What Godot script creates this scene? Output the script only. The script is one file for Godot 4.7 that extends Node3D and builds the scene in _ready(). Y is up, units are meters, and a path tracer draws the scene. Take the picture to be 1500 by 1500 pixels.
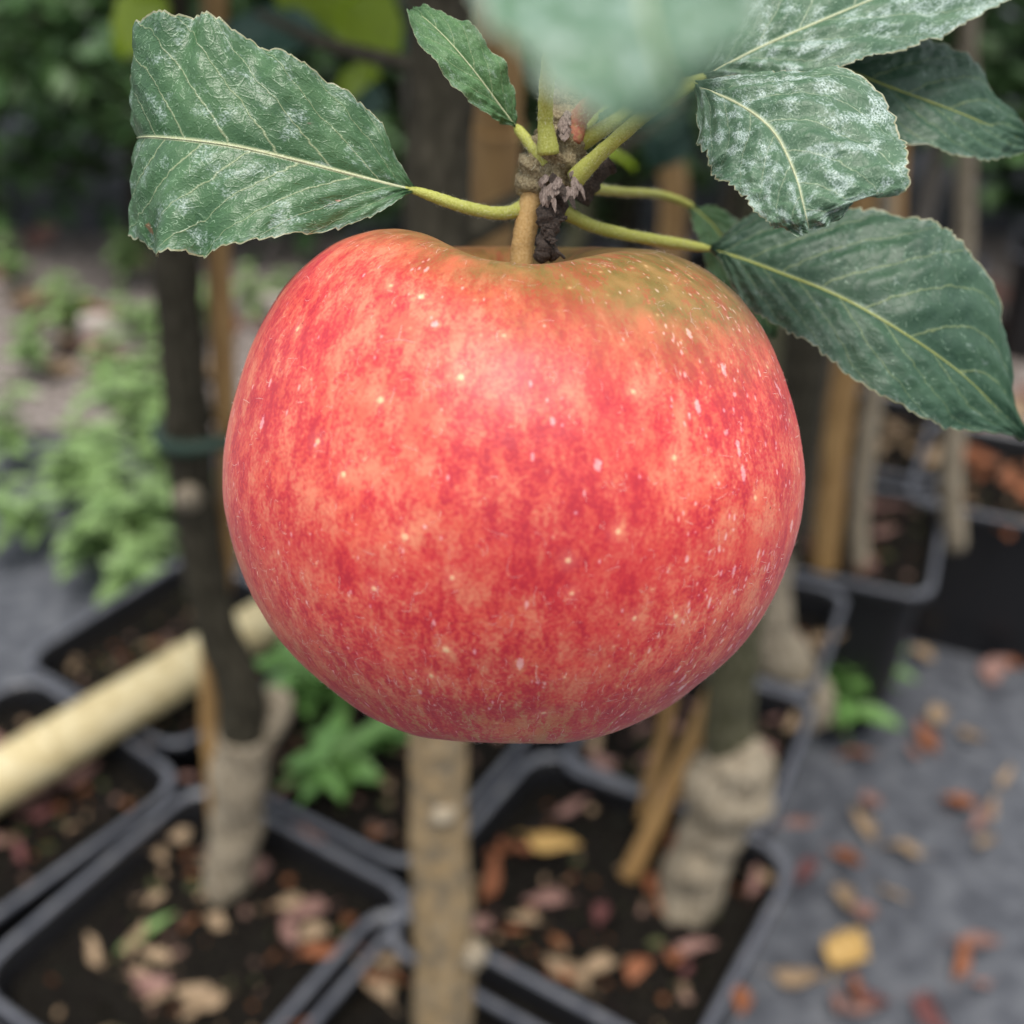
extends Node3D
# A ripe apple hanging in front of a row of potted apple trees in a nursery, seen from close by.
# Units are metres, y is up. The lens stands at (0, 1.05, 0), looks along -z and 32 degrees down.

const EYE := Vector3(0, 1.05, 0)
const PITCH := 32.0
const LENS := 1700.0        # focal length in pixels of the 1500 pixel high photograph
const RIM := 0.25           # height of a pot's rim above the ground

var rng := RandomNumberGenerator.new()
var taken := {}
var M := {}
var fwd := Vector3(0, -sin(deg_to_rad(PITCH)), -cos(deg_to_rad(PITCH)))
var upv := Vector3(0, cos(deg_to_rad(PITCH)), -sin(deg_to_rad(PITCH)))


# ---------------------------------------------------------------- survey: a sight line and a distance give a point in metres
func at(x: float, y: float, d: float) -> Vector3:
	return EYE + Vector3.RIGHT * ((x - 750.0) / LENS * d) + upv * ((750.0 - y) / LENS * d) + fwd * d


func level(x: float, y: float, h: float) -> Vector3:
	var r := Vector3.RIGHT * ((x - 750.0) / LENS) + upv * ((750.0 - y) / LENS) + fwd
	return EYE + r * ((h - EYE.y) / r.y)


# ---------------------------------------------------------------- mesh helpers
class Mb:
	var V := PackedVector3Array()
	var N := PackedVector3Array()
	var U := PackedVector2Array()
	var C := PackedColorArray()
	var I := PackedInt32Array()

	func grid(rows: int, cols: int, P: PackedVector3Array, uv: PackedVector2Array, wrap := false, flip := false, col := Color.WHITE, cols_c := PackedColorArray()) -> void:
		var b := V.size()
		var nn := PackedVector3Array()
		nn.resize(P.size())
		for i in rows - 1:
			for j in cols - 1:
				var k := i * cols + j
				var n := (P[k + cols] - P[k]).cross(P[k + 1] - P[k]) + (P[k + 1] - P[k + cols + 1]).cross(P[k + cols] - P[k + cols + 1])
				if flip:
					n = -n
				nn[k] += n
				nn[k + 1] += n
				nn[k + cols] += n
				nn[k + cols + 1] += n
				if flip:
					I.append_array([b + k, b + k + cols, b + k + 1, b + k + 1, b + k + cols, b + k + cols + 1])
				else:
					I.append_array([b + k, b + k + 1, b + k + cols, b + k + 1, b + k + cols + 1, b + k + cols])
		if wrap:
			for i in rows:
				var s := nn[i * cols] + nn[i * cols + cols - 1]
				nn[i * cols] = s
				nn[i * cols + cols - 1] = s
		for k in nn.size():
			nn[k] = nn[k].normalized() if nn[k].length_squared() > 1e-24 else Vector3.UP
		V.append_array(P)
		N.append_array(nn)
		U.append_array(uv)
		if cols_c.size():
			C.append_array(cols_c)
		else:
			var c := PackedColorArray()
			c.resize(P.size())
			c.fill(col)
			C.append_array(c)

	func arrays() -> Array:
		var a := []
		a.resize(Mesh.ARRAY_MAX)
		a[Mesh.ARRAY_VERTEX] = V
		a[Mesh.ARRAY_NORMAL] = N
		a[Mesh.ARRAY_TEX_UV] = U
		a[Mesh.ARRAY_COLOR] = C
		a[Mesh.ARRAY_INDEX] = I
		return a

	func mesh(mat: Material, onto: ArrayMesh = null) -> ArrayMesh:
		var m := onto if onto else ArrayMesh.new()
		m.add_surface_from_arrays(Mesh.PRIMITIVE_TRIANGLES, arrays())
		m.surface_set_material(m.get_surface_count() - 1, mat)
		return m


func catmull(P: PackedVector3Array, t: float) -> Vector3:
	var n := P.size() - 1
	var x := clampf(t, 0, 1) * n
	var i := mini(int(x), n - 1)
	var a := P[i - 1] if i > 0 else P[0] * 2.0 - P[1]
	var d := P[i + 2] if i + 2 <= n else P[n] * 2.0 - P[n - 1]
	return P[i].cubic_interpolate(P[i + 1], a, d, x - i)


func series(A: Array, t: float) -> float:
	var n := A.size() - 1
	var x := clampf(t, 0, 1) * n
	var i := mini(int(x), n - 1)
	var a: float = A[maxi(i - 1, 0)]
	var d: float = A[mini(i + 2, n)]
	return cubic_interpolate(A[i], A[i + 1], a, d, x - i)


# the point of a sight line at a given depth z of the place
func stand(x: float, y: float, z: float) -> Vector3:
	var r := Vector3.RIGHT * ((x - 750.0) / LENS) + upv * ((750.0 - y) / LENS) + fwd
	return EYE + r * (z / r.z)


# an upright stem through surveyed points [x, y, half width, z]
func rod(mb: Mb, list: Array, lump: float, freq: float, seed_: int) -> void:
	var pts := []
	var rad := []
	for q in list:
		var p := stand(q[0], q[1], q[3])
		pts.append(p)
		rad.append(q[2] / LENS * (p - EYE).dot(fwd))
	tube(mb, pts, rad, list.size() * 9, 18, lump, freq, Color.WHITE, true, seed_)


# a round, bent, tapering rod; lump makes it knobbly
func tube(mb: Mb, pts: Array, radii: Array, rows := 24, sides := 12, lump := 0.0, freq := 60.0, col := Color.WHITE, cap := true, seed_ := 1) -> void:
	var P := PackedVector3Array(pts)
	var nz := FastNoiseLite.new()
	nz.seed = seed_
	nz.frequency = freq
	nz.fractal_octaves = 3
	var out := PackedVector3Array()
	var uv := PackedVector2Array()
	var side := Vector3.ZERO
	var along := 0.0
	var before := P[0]
	var total := rows + (2 if cap else 0)
	for q in total:
		var i := q - 1 if cap else q
		var t := clampf(float(i) / (rows - 1), 0, 1)
		var c := catmull(P, t)
		var T := (catmull(P, minf(t + 0.01, 1)) - catmull(P, maxf(t - 0.01, 0))).normalized()
		if side == Vector3.ZERO:
			side = T.cross(Vector3(0.31, 0.2, 0.93)).normalized()
		side = (side - T * side.dot(T)).normalized()
		var b := T.cross(side)
		along += c.distance_to(before)
		before = c
		var r := series(radii, t)
		if cap and (q == 0 or q == total - 1):
			r *= 0.02
		for j in sides + 1:
			var a := TAU * (j % sides) / sides
			var d := side * cos(a) + b * sin(a)
			var k := r * (1.0 + (lump * nz.get_noise_3dv(c + d * r) if lump > 0.0 else 0.0))
			out.append(c + d * k)
			uv.append(Vector2(float(j) / sides, along * 10.0))
	mb.grid(total, sides + 1, out, uv, true, false, col)


func numbered(called: String) -> String:
	if not taken.has(called):
		taken[called] = 0
		return called
	taken[called] += 1
	return "%s_%03d" % [called, taken[called]]


func thing(called: String, label: String, category: String, where := Vector3.ZERO, group := "") -> Node3D:
	var o := Node3D.new()
	o.name = numbered(called)
	add_child(o)
	o.position = where
	o.set_meta("label", label)
	o.set_meta("category", category)
	if group:
		o.set_meta("group", group)
	return o


func part(called: String, mesh: Mesh, parent: Node3D, kind := "") -> MeshInstance3D:
	var o := MeshInstance3D.new()
	o.name = called
	o.mesh = mesh
	parent.add_child(o, true)
	# meshes are laid out in world metres; a thing's node stands at its base
	if parent != self:
		var p: Node3D = parent
		while p and p != self:
			o.position -= p.position
			p = p.get_parent() as Node3D
	if kind:
		o.set_meta("kind", kind)
	return o


func lone(called: String, mesh: Mesh, label: String, category: String, group := "") -> MeshInstance3D:
	var o := MeshInstance3D.new()
	o.name = numbered(called)
	o.mesh = mesh
	add_child(o)
	o.set_meta("label", label)
	o.set_meta("category", category)
	if group:
		o.set_meta("group", group)
	return o


# ---------------------------------------------------------------- materials
func lin(r: float, g: float, b: float) -> Color:
	return Color(r, g, b).linear_to_srgb()


func flat_mat(c: Color, rough := 0.7, spec := 0.5) -> StandardMaterial3D:
	var m := StandardMaterial3D.new()
	m.albedo_color = c
	m.roughness = rough
	m.metallic_specular = spec
	return m


func noise_tex(freq: float, ramp: Array, seed_ := 1, size := 512, octaves := 5, kind := FastNoiseLite.TYPE_SIMPLEX_SMOOTH) -> NoiseTexture2D:
	var n := FastNoiseLite.new()
	n.seed = seed_
	n.noise_type = kind
	n.frequency = freq
	n.fractal_octaves = octaves
	var t := NoiseTexture2D.new()
	t.width = size
	t.height = size
	t.seamless = true
	t.noise = n
	if ramp.size():
		var g := Gradient.new()
		g.offsets = PackedFloat32Array(range(ramp.size()).map(func(i): return float(i) / (ramp.size() - 1)))
		g.colors = PackedColorArray(ramp)
		t.color_ramp = g
	return t


func grained(ramp: Array, scale: float, rough: float, bump := 0.0, freq := 0.02, seed_ := 1, stretch := Vector3.ONE, world := true) -> StandardMaterial3D:
	var m := StandardMaterial3D.new()
	m.albedo_texture = noise_tex(freq, ramp, seed_)
	m.roughness = rough
	m.uv1_triplanar = true
	m.uv1_world_triplanar = world
	m.uv1_scale = Vector3.ONE * scale * stretch
	if bump > 0.0:
		m.heightmap_enabled = true
		m.heightmap_texture = noise_tex(freq * 1.5, [], seed_ + 7)
		m.heightmap_scale = bump
	return m


func noise_bytes(w: int, h: int, freq: float, seed_: int, octaves := 4, kind := FastNoiseLite.TYPE_SIMPLEX_SMOOTH, to_w := 0, to_h := 0) -> PackedByteArray:
	var n := FastNoiseLite.new()
	n.seed = seed_
	n.frequency = freq
	n.noise_type = kind
	n.fractal_octaves = octaves
	if kind == FastNoiseLite.TYPE_CELLULAR:
		n.cellular_return_type = FastNoiseLite.RETURN_DISTANCE2_SUB
		n.fractal_type = FastNoiseLite.FRACTAL_NONE
		n.domain_warp_enabled = true
		n.domain_warp_amplitude = 0.25 / freq
		n.domain_warp_frequency = freq
	var im := n.get_seamless_image(w, h, false, false, 0.1, true)
	im.convert(Image.FORMAT_L8)
	if to_w:
		im.resize(to_w, to_h, Image.INTERPOLATE_CUBIC)
	return im.get_data()


# ---------------------------------------------------------------- leaves
const LEAF_W := 768
const LEAF_H := 512

# distance, as a share of the leaf's length, from a point of the blade to the nearest side vein
func vein_gap(s: float, t: float, nv: float, slant: float, wob: float) -> float:
	var x := (s - slant * pow(absf(t), 1.2) + wob) * nv + (0.0 if t > 0.0 else 0.45)
	return absf(x - roundf(x)) / nv


func leaf_material(seed_: int, dark: Color, pale: Color, vein: Color, mildew_and_sheen: float, hairs: int, nv: float, slant: float, spots: Array = [], rough := 0.44) -> StandardMaterial3D:
	var w := LEAF_W
	var h := LEAF_H
	var big := noise_bytes(w, h, 0.006, seed_, 3)
	var mid := noise_bytes(w, h, 0.03, seed_ + 1, 4)
	var fine := noise_bytes(w, h, 0.18, seed_ + 2, 3)
	var net := noise_bytes(w, h, 0.045, seed_ + 3, 1, FastNoiseLite.TYPE_CELLULAR)
	var net2 := noise_bytes(w, h, 0.11, seed_ + 4, 1, FastNoiseLite.TYPE_CELLULAR)
	var bloom := noise_bytes(w, h, 0.012, seed_ + 5, 5)
	var bloom2 := noise_bytes(w, h, 0.09, seed_ + 6, 3)
	var col := PackedByteArray()
	var hgt := PackedByteArray()
	var powder := Color(0.50, 0.60, 0.58)  # mildew; on the leaf by the lens it paints the sky's sheen
	col.resize(w * h * 3)
	hgt.resize(w * h)
	for y in h:
		var t := (y + 0.5) / h * 2.0 - 1.0
		var at_ := absf(t)
		for x in w:
			var s := (x + 0.5) / w
			var k := y * w + x
			var b := big[k] / 255.0
			var m := mid[k] / 255.0
			var f := fine[k] / 255.0
			var gap := vein_gap(s, t, nv, slant, (m - 0.5) * 0.012)
			var rib := at_ * (0.6 + 0.6 * s) - 0.014 * (1.2 - s)
			var vs := clampf(1.0 - gap / (0.0042 * (1.25 - at_ * 0.8)), 0, 1) * clampf((1.02 - s) * 8.0, 0, 1) * clampf(s * 12.0, 0, 1)
			var ms := clampf(1.0 - rib / 0.014, 0, 1)
			var n1 := clampf(1.0 - net[k] / 255.0 / 0.13, 0, 1)
			var n2 := clampf(1.0 - net2[k] / 255.0 / 0.16, 0, 1)
			var c := dark.lerp(pale, clampf(0.15 + 0.55 * b + 0.35 * (f - 0.5) + 0.3 * (m - 0.5), 0, 1))
			c = c.lerp(pale, 0.22 * n1 + 0.12 * n2)
			c = c.lerp(vein, maxf(0.62 * vs, 0.9 * ms) * (0.75 + 0.4 * f))
			var p := bloom[k] / 255.0 * 0.75 + bloom2[k] / 255.0 * 0.33
			p = clampf((p - (0.80 - mildew_and_sheen * 0.36)) * 4.2, 0, 1) * clampf(f * 2.3 - 0.55, 0, 1)
			# the powder gathers on the rim and on the veins' shoulders
			p = maxf(p, clampf((at_ - 0.90) * 6.0, 0, 1) * clampf(bloom2[k] / 255.0 * 3.0 - 1.1, 0, 1) * 0.7)
			c = c.lerp(powder, p * minf(1.0, 0.35 + mildew_and_sheen * 0.65))
			if at_ > 0.985:
				c = c.lerp(Color(0.36, 0.32, 0.19), 0.6)
			for sp in spots:
				var d := Vector2((s - sp[0]) * 1.4, (t - sp[1]) * 0.5).length() + (f - 0.5) * 0.012 + (m - 0.5) * 0.02
				if d < sp[2]:
					c = c.lerp(sp[3], clampf((sp[2] - d) / 0.006, 0, 1) * 0.9)
			col[k * 3] = byte_of(c.r)
			col[k * 3 + 1] = byte_of(c.g)
			col[k * 3 + 2] = byte_of(c.b)
			hgt[k] = int(clampf(150.0 + 40.0 * minf(gap * nv * 2.0, 0.6) - 46.0 * vs - 34.0 * n1 - 14.0 * n2 - 10.0 * ms + (f - 0.5) * 26.0, 0, 255))
	var im := Image.create_from_data(w, h, false, Image.FORMAT_RGB8, col)
	var hi := Image.create_from_data(w, h, false, Image.FORMAT_L8, hgt)
	var r2 := RandomNumberGenerator.new()
	r2.seed = seed_
	for i in hairs:
		var x := r2.randf() * w
		var y := r2.randf() * h
		var tip := absf(y / h * 2.0 - 1.0)
		if r2.randf() > 0.25 + 0.75 * maxf(tip, x / w):
			continue
		var a := r2.randf() * TAU
		var turn := r2.randf_range(-0.35, 0.35)
		var strong := r2.randf_range(0.25, 0.7)
		for q in r2.randi_range(4, 12):
			var xi := int(x)
			var yi := int(y)
			if xi < 0 or yi < 0 or xi >= w or yi >= h:
				break
			im.set_pixel(xi, yi, im.get_pixel(xi, yi).lerp(Color(0.80, 0.86, 0.78), strong))
			x += cos(a)
			y += sin(a)
			a += turn
	var mt := StandardMaterial3D.new()
	mt.albedo_texture = ImageTexture.create_from_image(im)
	mt.texture_repeat = false
	mt.roughness = rough
	mt.metallic_specular = 0.5
	mt.heightmap_enabled = true
	mt.heightmap_texture = ImageTexture.create_from_image(hi)
	mt.heightmap_scale = 0.03
	mt.backlight_enabled = true
	mt.backlight = Color(0.14, 0.2, 0.05)
	return mt


var lut := PackedByteArray()


func byte_of(x: float) -> int:
	return lut[int(clampf(x, 0, 1) * 4096)]


func linear8(x: float) -> float:
	return 255.0 * (x * 12.92 if x <= 0.0031308 else 1.055 * pow(x, 1.0 / 2.4) - 0.055)


# spine: points from the stalk's end to the tip; wp, wm: half widths in metres on the +(T x N) and the other side
func leaf_mesh(spine: Array, facing: Vector3, wp: Array, wm: Array, o: Dictionary) -> ArrayMesh:
	var P := PackedVector3Array(spine)
	var rows: int = o.get("rows", 170)
	var half: int = o.get("half", 18)
	var cols := half * 2 + 1
	var fold: float = o.get("fold", 0.25)
	var curl: float = o.get("curl", 0.2)
	var quilt: float = o.get("quilt", 0.0007)
	var teeth: float = o.get("teeth", 24.0)
	var bite: float = o.get("bite", 0.0011)
	var wave: float = o.get("wave", 0.0009)
	var nv: float = o.get("nv", 9.0)
	var slant: float = o.get("slant", 0.3)
	var thick: float = o.get("thick", 0.0003)
	var sweep: float = o.get("sweep", 0.0)
	var nz := FastNoiseLite.new()
	nz.seed = o.get("seed", 3)
	nz.frequency = 1.0
	nz.fractal_octaves = 2
	var up := PackedVector3Array()
	var dn := PackedVector3Array()
	var uv := PackedVector2Array()
	var N := facing.normalized()
	for i in rows:
		var s := float(i) / (rows - 1)
		var c := catmull(P, s)
		var T := (catmull(P, minf(s + 0.01, 1)) - catmull(P, maxf(s - 0.01, 0))).normalized()
		N = (N - T * N.dot(T)).normalized()
		var B := T.cross(N)
		if o.has("across"):
			var hint: Vector3 = o.across
			B = (hint - T * hint.dot(T)).normalized()
			N = B.cross(T)
		var tooth := fposmod(s * teeth + 0.8 * nz.get_noise_2d(s * 9.0, 5.0), 1.0)
		tooth = sqrt(tooth) * (1.0 if tooth < 0.8 else (1.0 - tooth) * 5.0) * (0.75 + 0.6 * nz.get_noise_2d(s * 17.0, 55.0))
		for j in cols:
			var t := float(j - half) / half
			var a := absf(t)
			var w := maxf(series(wp if t > 0.0 else wm, s), 0.0)
			w *= 1.0 + 0.045 * nz.get_noise_2d(s * 12.0, 3.0 if t > 0.0 else 8.0)
			var e := pow(a, 9.0) * bite * (tooth - 0.35) * clampf(w * 160.0, 0, 1)
			var gap := minf(vein_gap(s, t, nv, slant, 0.0) * nv * 2.0, 1.0)
			var y := (fold * a - curl * a * a) * w + quilt * (gap * (1.0 - 0.5 * a) + 0.35 * nz.get_noise_2d(s * 22.0, t * 9.0)) * minf(1.0, a * 5.0)
			y += wave * a * a * nz.get_noise_2d(s * 5.0, 1.0 if t > 0.0 else 30.0) * 2.0
			y -= 0.0003 * exp(-a * a * 600.0)
			var p := c + B * (signf(t) * (a * w + e)) + N * y + T * (sweep * t * w * smoothstep(0.1, 0.6, s) * (1.0 if t > 0.0 else 0.55))
			up.append(p)
			dn.append(p - N * thick * (1.0 - 0.8 * pow(a, 20.0)))
			uv.append(Vector2(s, 0.5 + 0.5 * t))
	var top := Mb.new()
	top.grid(rows, cols, up, uv, false, o.get("flip", false))
	var low := Mb.new()
	low.grid(rows, cols, dn, uv, false, not o.get("flip", false))
	var m := top.mesh(o.mat)
	m = low.mesh(o.get("under", M.under), m)
	# the raised rib and the stalk
	var rib := Mb.new()
	var rp := []
	var rr := []
	var rw: float = o.get("rib", 0.0007) * 0.46
	for i in 10:
		var s := 0.97 * i / 9.0
		rp.append(catmull(P, s) - facing.normalized() * rw * 0.5)
		rr.append(rw * (1.0 - 0.90 * sqrt(s)))
	tube(rib, rp, rr, 60, 10, 0.12, 900.0)
	m = rib.mesh(o.get("rib_mat", M.stalk), m)
	if o.has("stalk"):
		var sr: float = o.get("stalk_r", 0.0011)
		var st := Mb.new()
		var sp: Array = o.stalk.duplicate()
		sp.append(catmull(P, 0.0))
		sp.append(catmull(P, 0.06) - facing.normalized() * rw)
		tube(st, sp, [sr * 1.5, sr * 1.1, sr * 0.98, sr * 0.95, sr * 0.9, rw * 1.6, rw * 0.6], 50, 12, 0.14, 900.0)
		m = st.mesh(M.stalk, m)
	return m


# a light leaf of few faces, lying in the xz plane with its tip along +x, for what stands out of focus
func small_leaf(length: float, width: float, curl: float, bend: float, seed_: int, lobes := 0, mat: Material = null) -> ArrayMesh:
	var mb := Mb.new()
	add_leaf(mb, Transform3D(), length, width, curl, bend, seed_, lobes)
	return mb.mesh(mat)


func add_leaf(mb: Mb, X: Transform3D, length: float, width: float, curl: float, bend: float, seed_: int, lobes := 0, col := Color.WHITE, rows := 9, cols := 7) -> void:
	var nz := FastNoiseLite.new()
	nz.seed = seed_
	nz.frequency = 1.0
	var P := PackedVector3Array()
	var uv := PackedVector2Array()
	for i in rows:
		var s := float(i) / (rows - 1)
		var w := width * 0.5 * pow(sin(PI * clampf(pow(s, 0.75) * 0.97 + 0.015, 0, 1)), 0.8)
		if lobes:
			w *= 0.75 + 0.45 * absf(sin(PI * lobes * s))
		for j in cols:
			var t := float(j) / (cols - 1) * 2.0 - 1.0
			var ww := w * (1.0 + 0.34 * nz.get_noise_2d(s * 7.0, t * 2.0))
			var y := curl * t * t * width + 0.10 * width * nz.get_noise_2d(s * 4.0, t * 3.0) + 0.12 * width * absf(t)
			var a := bend * s
			var p := Vector3(length * (sin(a) / bend if absf(bend) > 0.01 else s), y + length * ((1.0 - cos(a)) / bend if absf(bend) > 0.01 else 0.0), t * ww)
			P.append(X * p)
			uv.append(Vector2(s, t * 0.5 + 0.5))
	mb.grid(rows, cols, P, uv, false, false, col)


# ---------------------------------------------------------------- the apple
const APPLE_R := 0.0437
const PROFILE := [[0.02, 0.50], [0.07, 0.58], [0.14, 0.68], [0.24, 0.77], [0.36, 0.825], [0.50, 0.825], [0.64, 0.77], [0.77, 0.665], [0.88, 0.50], [0.96, 0.29], [1.0, 0.08], [0.985, -0.12], [0.925, -0.32], [0.83, -0.49], [0.71, -0.625], [0.595, -0.725], [0.465, -0.785], [0.34, -0.802], [0.20, -0.765], [0.10, -0.71], [0.0, -0.68]]
var profile := PackedVector2Array()    # 257 points, evenly spaced along the meridian


func bump_at(az: float, c: float, w: float) -> float:
	var d := fposmod(rad_to_deg(az) - c + 180.0, 360.0) - 180.0
	return exp(-d * d / (w * w))


# a point of the apple's skin in its own axes: az 0 faces +z, v runs from the stalk's pit (0) to the eye (1)
func skin(az: float, v: float) -> Vector3:
	var x := clampf(v, 0, 1) * 256.0
	var i := mini(int(x), 255)
	var p := profile[i].lerp(profile[i + 1], x - i)
	var top := pow(clampf((p.y - 0.1) / 0.7, 0, 1), 1.5) * clampf(p.x / 0.3, 0, 1)
	var y := p.y + top * (0.05 * bump_at(az, -62, 38) - 0.078 * bump_at(az, 4, 42) - 0.012 * bump_at(az, 75, 40) + 0.02 * bump_at(az, 180, 60))
	var low := clampf((-p.y - 0.35) / 0.45, 0, 1) * clampf(p.x / 0.25, 0, 1)
	y += low * 0.008 * cos(5.0 * az + 0.6)
	var r := p.x * (1.0 + 0.006 * cos(2.0 * az + 0.4) + 0.006 * cos(3.0 * az + 2.0) + 0.004 * cos(5.0 * az + 0.6))
	return Vector3(r * sin(az), y, r * cos(az)) * APPLE_R


func make_profile() -> void:
	var P := PackedVector3Array()
	for q in PROFILE:
		P.append(Vector3(q[0], q[1], 0))
	var many := PackedVector3Array()
	var run := PackedFloat32Array()
	var d := 0.0
	for i in 2001:
		var c := catmull(P, i / 2000.0)
		if i:
			d += c.distance_to(many[i - 1])
		many.append(c)
		run.append(d)
	var k := 0
	for i in 257:
		while k < 2000 and run[k] < d * i / 256.0:
			k += 1
		profile.append(Vector2(maxf(many[k].x, 0.0), many[k].y))


func smooth(a: float, b: float, x: float) -> float:
	var t := clampf((x - a) / (b - a), 0, 1)
	return t * t * (3.0 - 2.0 * t)


# the print of the skin: streaks and flecks of red over yellow-orange, a green shoulder, pale pores
func apple_textures() -> Array:
	var w := 2048
	var h := 1024
	var streak := noise_bytes(w, 400, 0.034, 11, 4, FastNoiseLite.TYPE_SIMPLEX_SMOOTH, w, h)
	var fleck := noise_bytes(w, 640, 0.10, 12, 4, FastNoiseLite.TYPE_SIMPLEX_SMOOTH, w, h)
	var mott := noise_bytes(w, h, 0.011, 13, 4)
	var big := noise_bytes(w, h, 0.0032, 14, 3)
	var grain := noise_bytes(w, h, 0.30, 15, 3)
	var cell := noise_bytes(w, h, 0.17, 16, 3)
	var tone := noise_bytes(w, h, 0.02, 18, 4)
	var col := PackedByteArray()
	var hgt := PackedByteArray()
	col.resize(w * h * 3)
	hgt.resize(w * h)
	var ground := Color(0.73, 0.205, 0.120)
	var orange := Color(0.70, 0.115, 0.070)
	var red := Color(0.58, 0.019, 0.034)
	var crimson := Color(0.43, 0.016, 0.034)
	var olive := Color(0.095, 0.120, 0.014)
	var tan_ := Color(0.34, 0.235, 0.075)
	for x in range(280, w - 280):
		var az := ((x + 0.5) / w - 0.5) * 360.0
		var shoulder_az := exp(-pow((az - 50.0) / 44.0, 2.0))
		var blush := 0.06 * cos(deg_to_rad(az - 20.0))
		for y in h:
			var v := (y + 0.5) / h
			var k := y * w + x
			var st := streak[k] / 255.0
			var fl := fleck[k] / 255.0
			var mo := mott[k] / 255.0
			var bi := big[k] / 255.0
			var gr := grain[k] / 255.0
			var ce := cell[k] / 255.0
			var to := tone[k] / 255.0
			# share of red dye: patches, streaks along the meridian, then flecks
			var a := 0.26 * mo + 0.44 * st + 0.30 * bi + blush + 0.36 * (fl - 0.5) + 0.32 * (ce - 0.5) + 0.34 * (gr - 0.5)
			var rd := smooth(0.26, 0.72, a)
			var c := ground.lerp(orange, smooth(0.25, 0.7, to + 0.3 * (ce - 0.5)))
			c = c.lerp(red, rd * 0.92)
			c = c.lerp(crimson, smooth(0.60, 0.80, a + 0.25 * (to - 0.5)) * 0.75)
			# the shoulder that leaf shade kept green, and the pit
			var gs := shoulder_az * exp(-pow((v - 0.225) / 0.115, 2.0)) * 1.9 + smooth(0.29, 0.15, v) * 0.95
			gs = clampf(gs + (mo - 0.5) * 0.5 + (st - 0.5) * 0.5, 0, 1) * smooth(0.02, 0.3, gs)
			c = c.lerp(olive.lerp(tan_, clampf(to * 1.1 - 0.25, 0, 1)), clampf(gs * (0.85 - 0.35 * smooth(0.5, 0.75, a)), 0, 1))
			# round the eye the ground colour is duller, with dark red clouds
			var eye := smooth(0.60, 0.88, v + (mo - 0.5) * 0.16)
			c = c.lerp(tan_.lerp(crimson, smooth(0.40, 0.60, a)), eye * 0.72)
			var g2 := 0.86 + 0.28 * gr
			c *= g2
			col[k * 3] = lut[int(clampf(c.r, 0, 1) * 4096)]
			col[k * 3 + 1] = lut[int(clampf(c.g, 0, 1) * 4096)]
			col[k * 3 + 2] = lut[int(clampf(c.b, 0, 1) * 4096)]
			hgt[k] = int(clampf(110.0 + (ce - 0.5) * 60.0 + (gr - 0.5) * 42.0 + (mo - 0.5) * 60.0, 0, 255))
	var im := Image.create_from_data(w, h, false, Image.FORMAT_RGB8, col)
	var hi := Image.create_from_data(w, h, false, Image.FORMAT_L8, hgt)
	# the far side, which nobody sees, repeats the skin of the flanks
	for pic in [im, hi]:
		var a: Image = pic.get_region(Rect2i(280, 0, 280, h))
		a.flip_x()
		pic.blit_rect(a, Rect2i(0, 0, 280, h), Vector2i(0, 0))
		var b: Image = pic.get_region(Rect2i(w - 560, 0, 280, h))
		b.flip_x()
		pic.blit_rect(b, Rect2i(0, 0, 280, h), Vector2i(w - 280, 0))
	var r2 := RandomNumberGenerator.new()
	r2.seed = 77
	# pores: [azimuth in degrees, v, size]
	var pores := []
	for q in [[430, 470], [600, 470], [690, 575], [740, 520], [895, 590], [945, 670], [875, 757], [680, 810], [815, 793], [625, 765], [955, 870], [900, 868], [670, 905], [790, 1010], [475, 525], [595, 605], [650, 945], [1125, 625], [515, 655], [820, 830], [1060, 720], [550, 690], [1090, 560], [585, 830], [640, 480], [990, 985]]:
		var yy: float = (712.0 - q[1]) / 420.0
		var best := 0.4
		for i in range(60, 240):
			if absf(profile[i].y - yy - 0.13 * sqrt(maxf(0.0, 1.0 - pow((q[0] - 751.0) / 422.0, 2.0)))) < 0.012 and profile[i].x > 0.4:
				best = i / 256.0
				break
		var rho := profile[int(best * 256)].x
		pores.append([rad_to_deg(asin(clampf((q[0] - 751.0) / 430.0 / rho, -0.99, 0.99))), best, r2.randf_range(0.8, 1.35), true])
	for i in 620:
		var pa := r2.randf_range(-180, 180) if i % 3 else r2.randf_range(20, 95)
		pores.append([pa, 1.0 - 0.78 * pow(r2.randf(), 1.3), r2.randf_range(0.35, 0.8), false])
	for q in pores:
		var cx: float = (q[0] / 360.0 + 0.5) * w
		var cy: float = q[1] * h
		var wide := 1.0 / maxf(profile[int(q[1] * 256)].x, 0.2)
		var r: float = 3.3 * q[2]
		var halo: float = r * (4.2 if q[3] else 2.2)
		for yy in range(int(cy - halo), int(cy + halo) + 1):
			for xx in range(int(cx - halo * wide), int(cx + halo * wide) + 1):
				if yy < 0 or yy >= h:
					continue
				var xw := posmod(xx, w)
				var g := grain[yy * w + xw] / 255.0
				var d := Vector2((xx - cx) / wide, yy - cy).length() * (0.8 + 0.5 * g)
				var p := im.get_pixel(xw, yy)
				p = p.lerp(Color(0.97, 0.76, 0.58), clampf(1.0 - d / halo, 0, 1) * (0.36 if q[3] else 0.2))
				p = p.lerp(Color(0.97, 0.86, 0.66), clampf((r - d) / 2.4, 0, 1) * (0.72 if q[3] else 0.5))
				if q[3]:
					p = p.lerp(Color(0.55, 0.40, 0.22), clampf((r * 0.25 - d) / 1.0, 0, 1) * 0.35)
				im.set_pixel(xw, yy, p)
				hi.set_pixel(xw, yy, hi.get_pixel(xw, yy).lightened(clampf((r - d) / 3.0, 0, 1) * 0.35))
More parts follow.
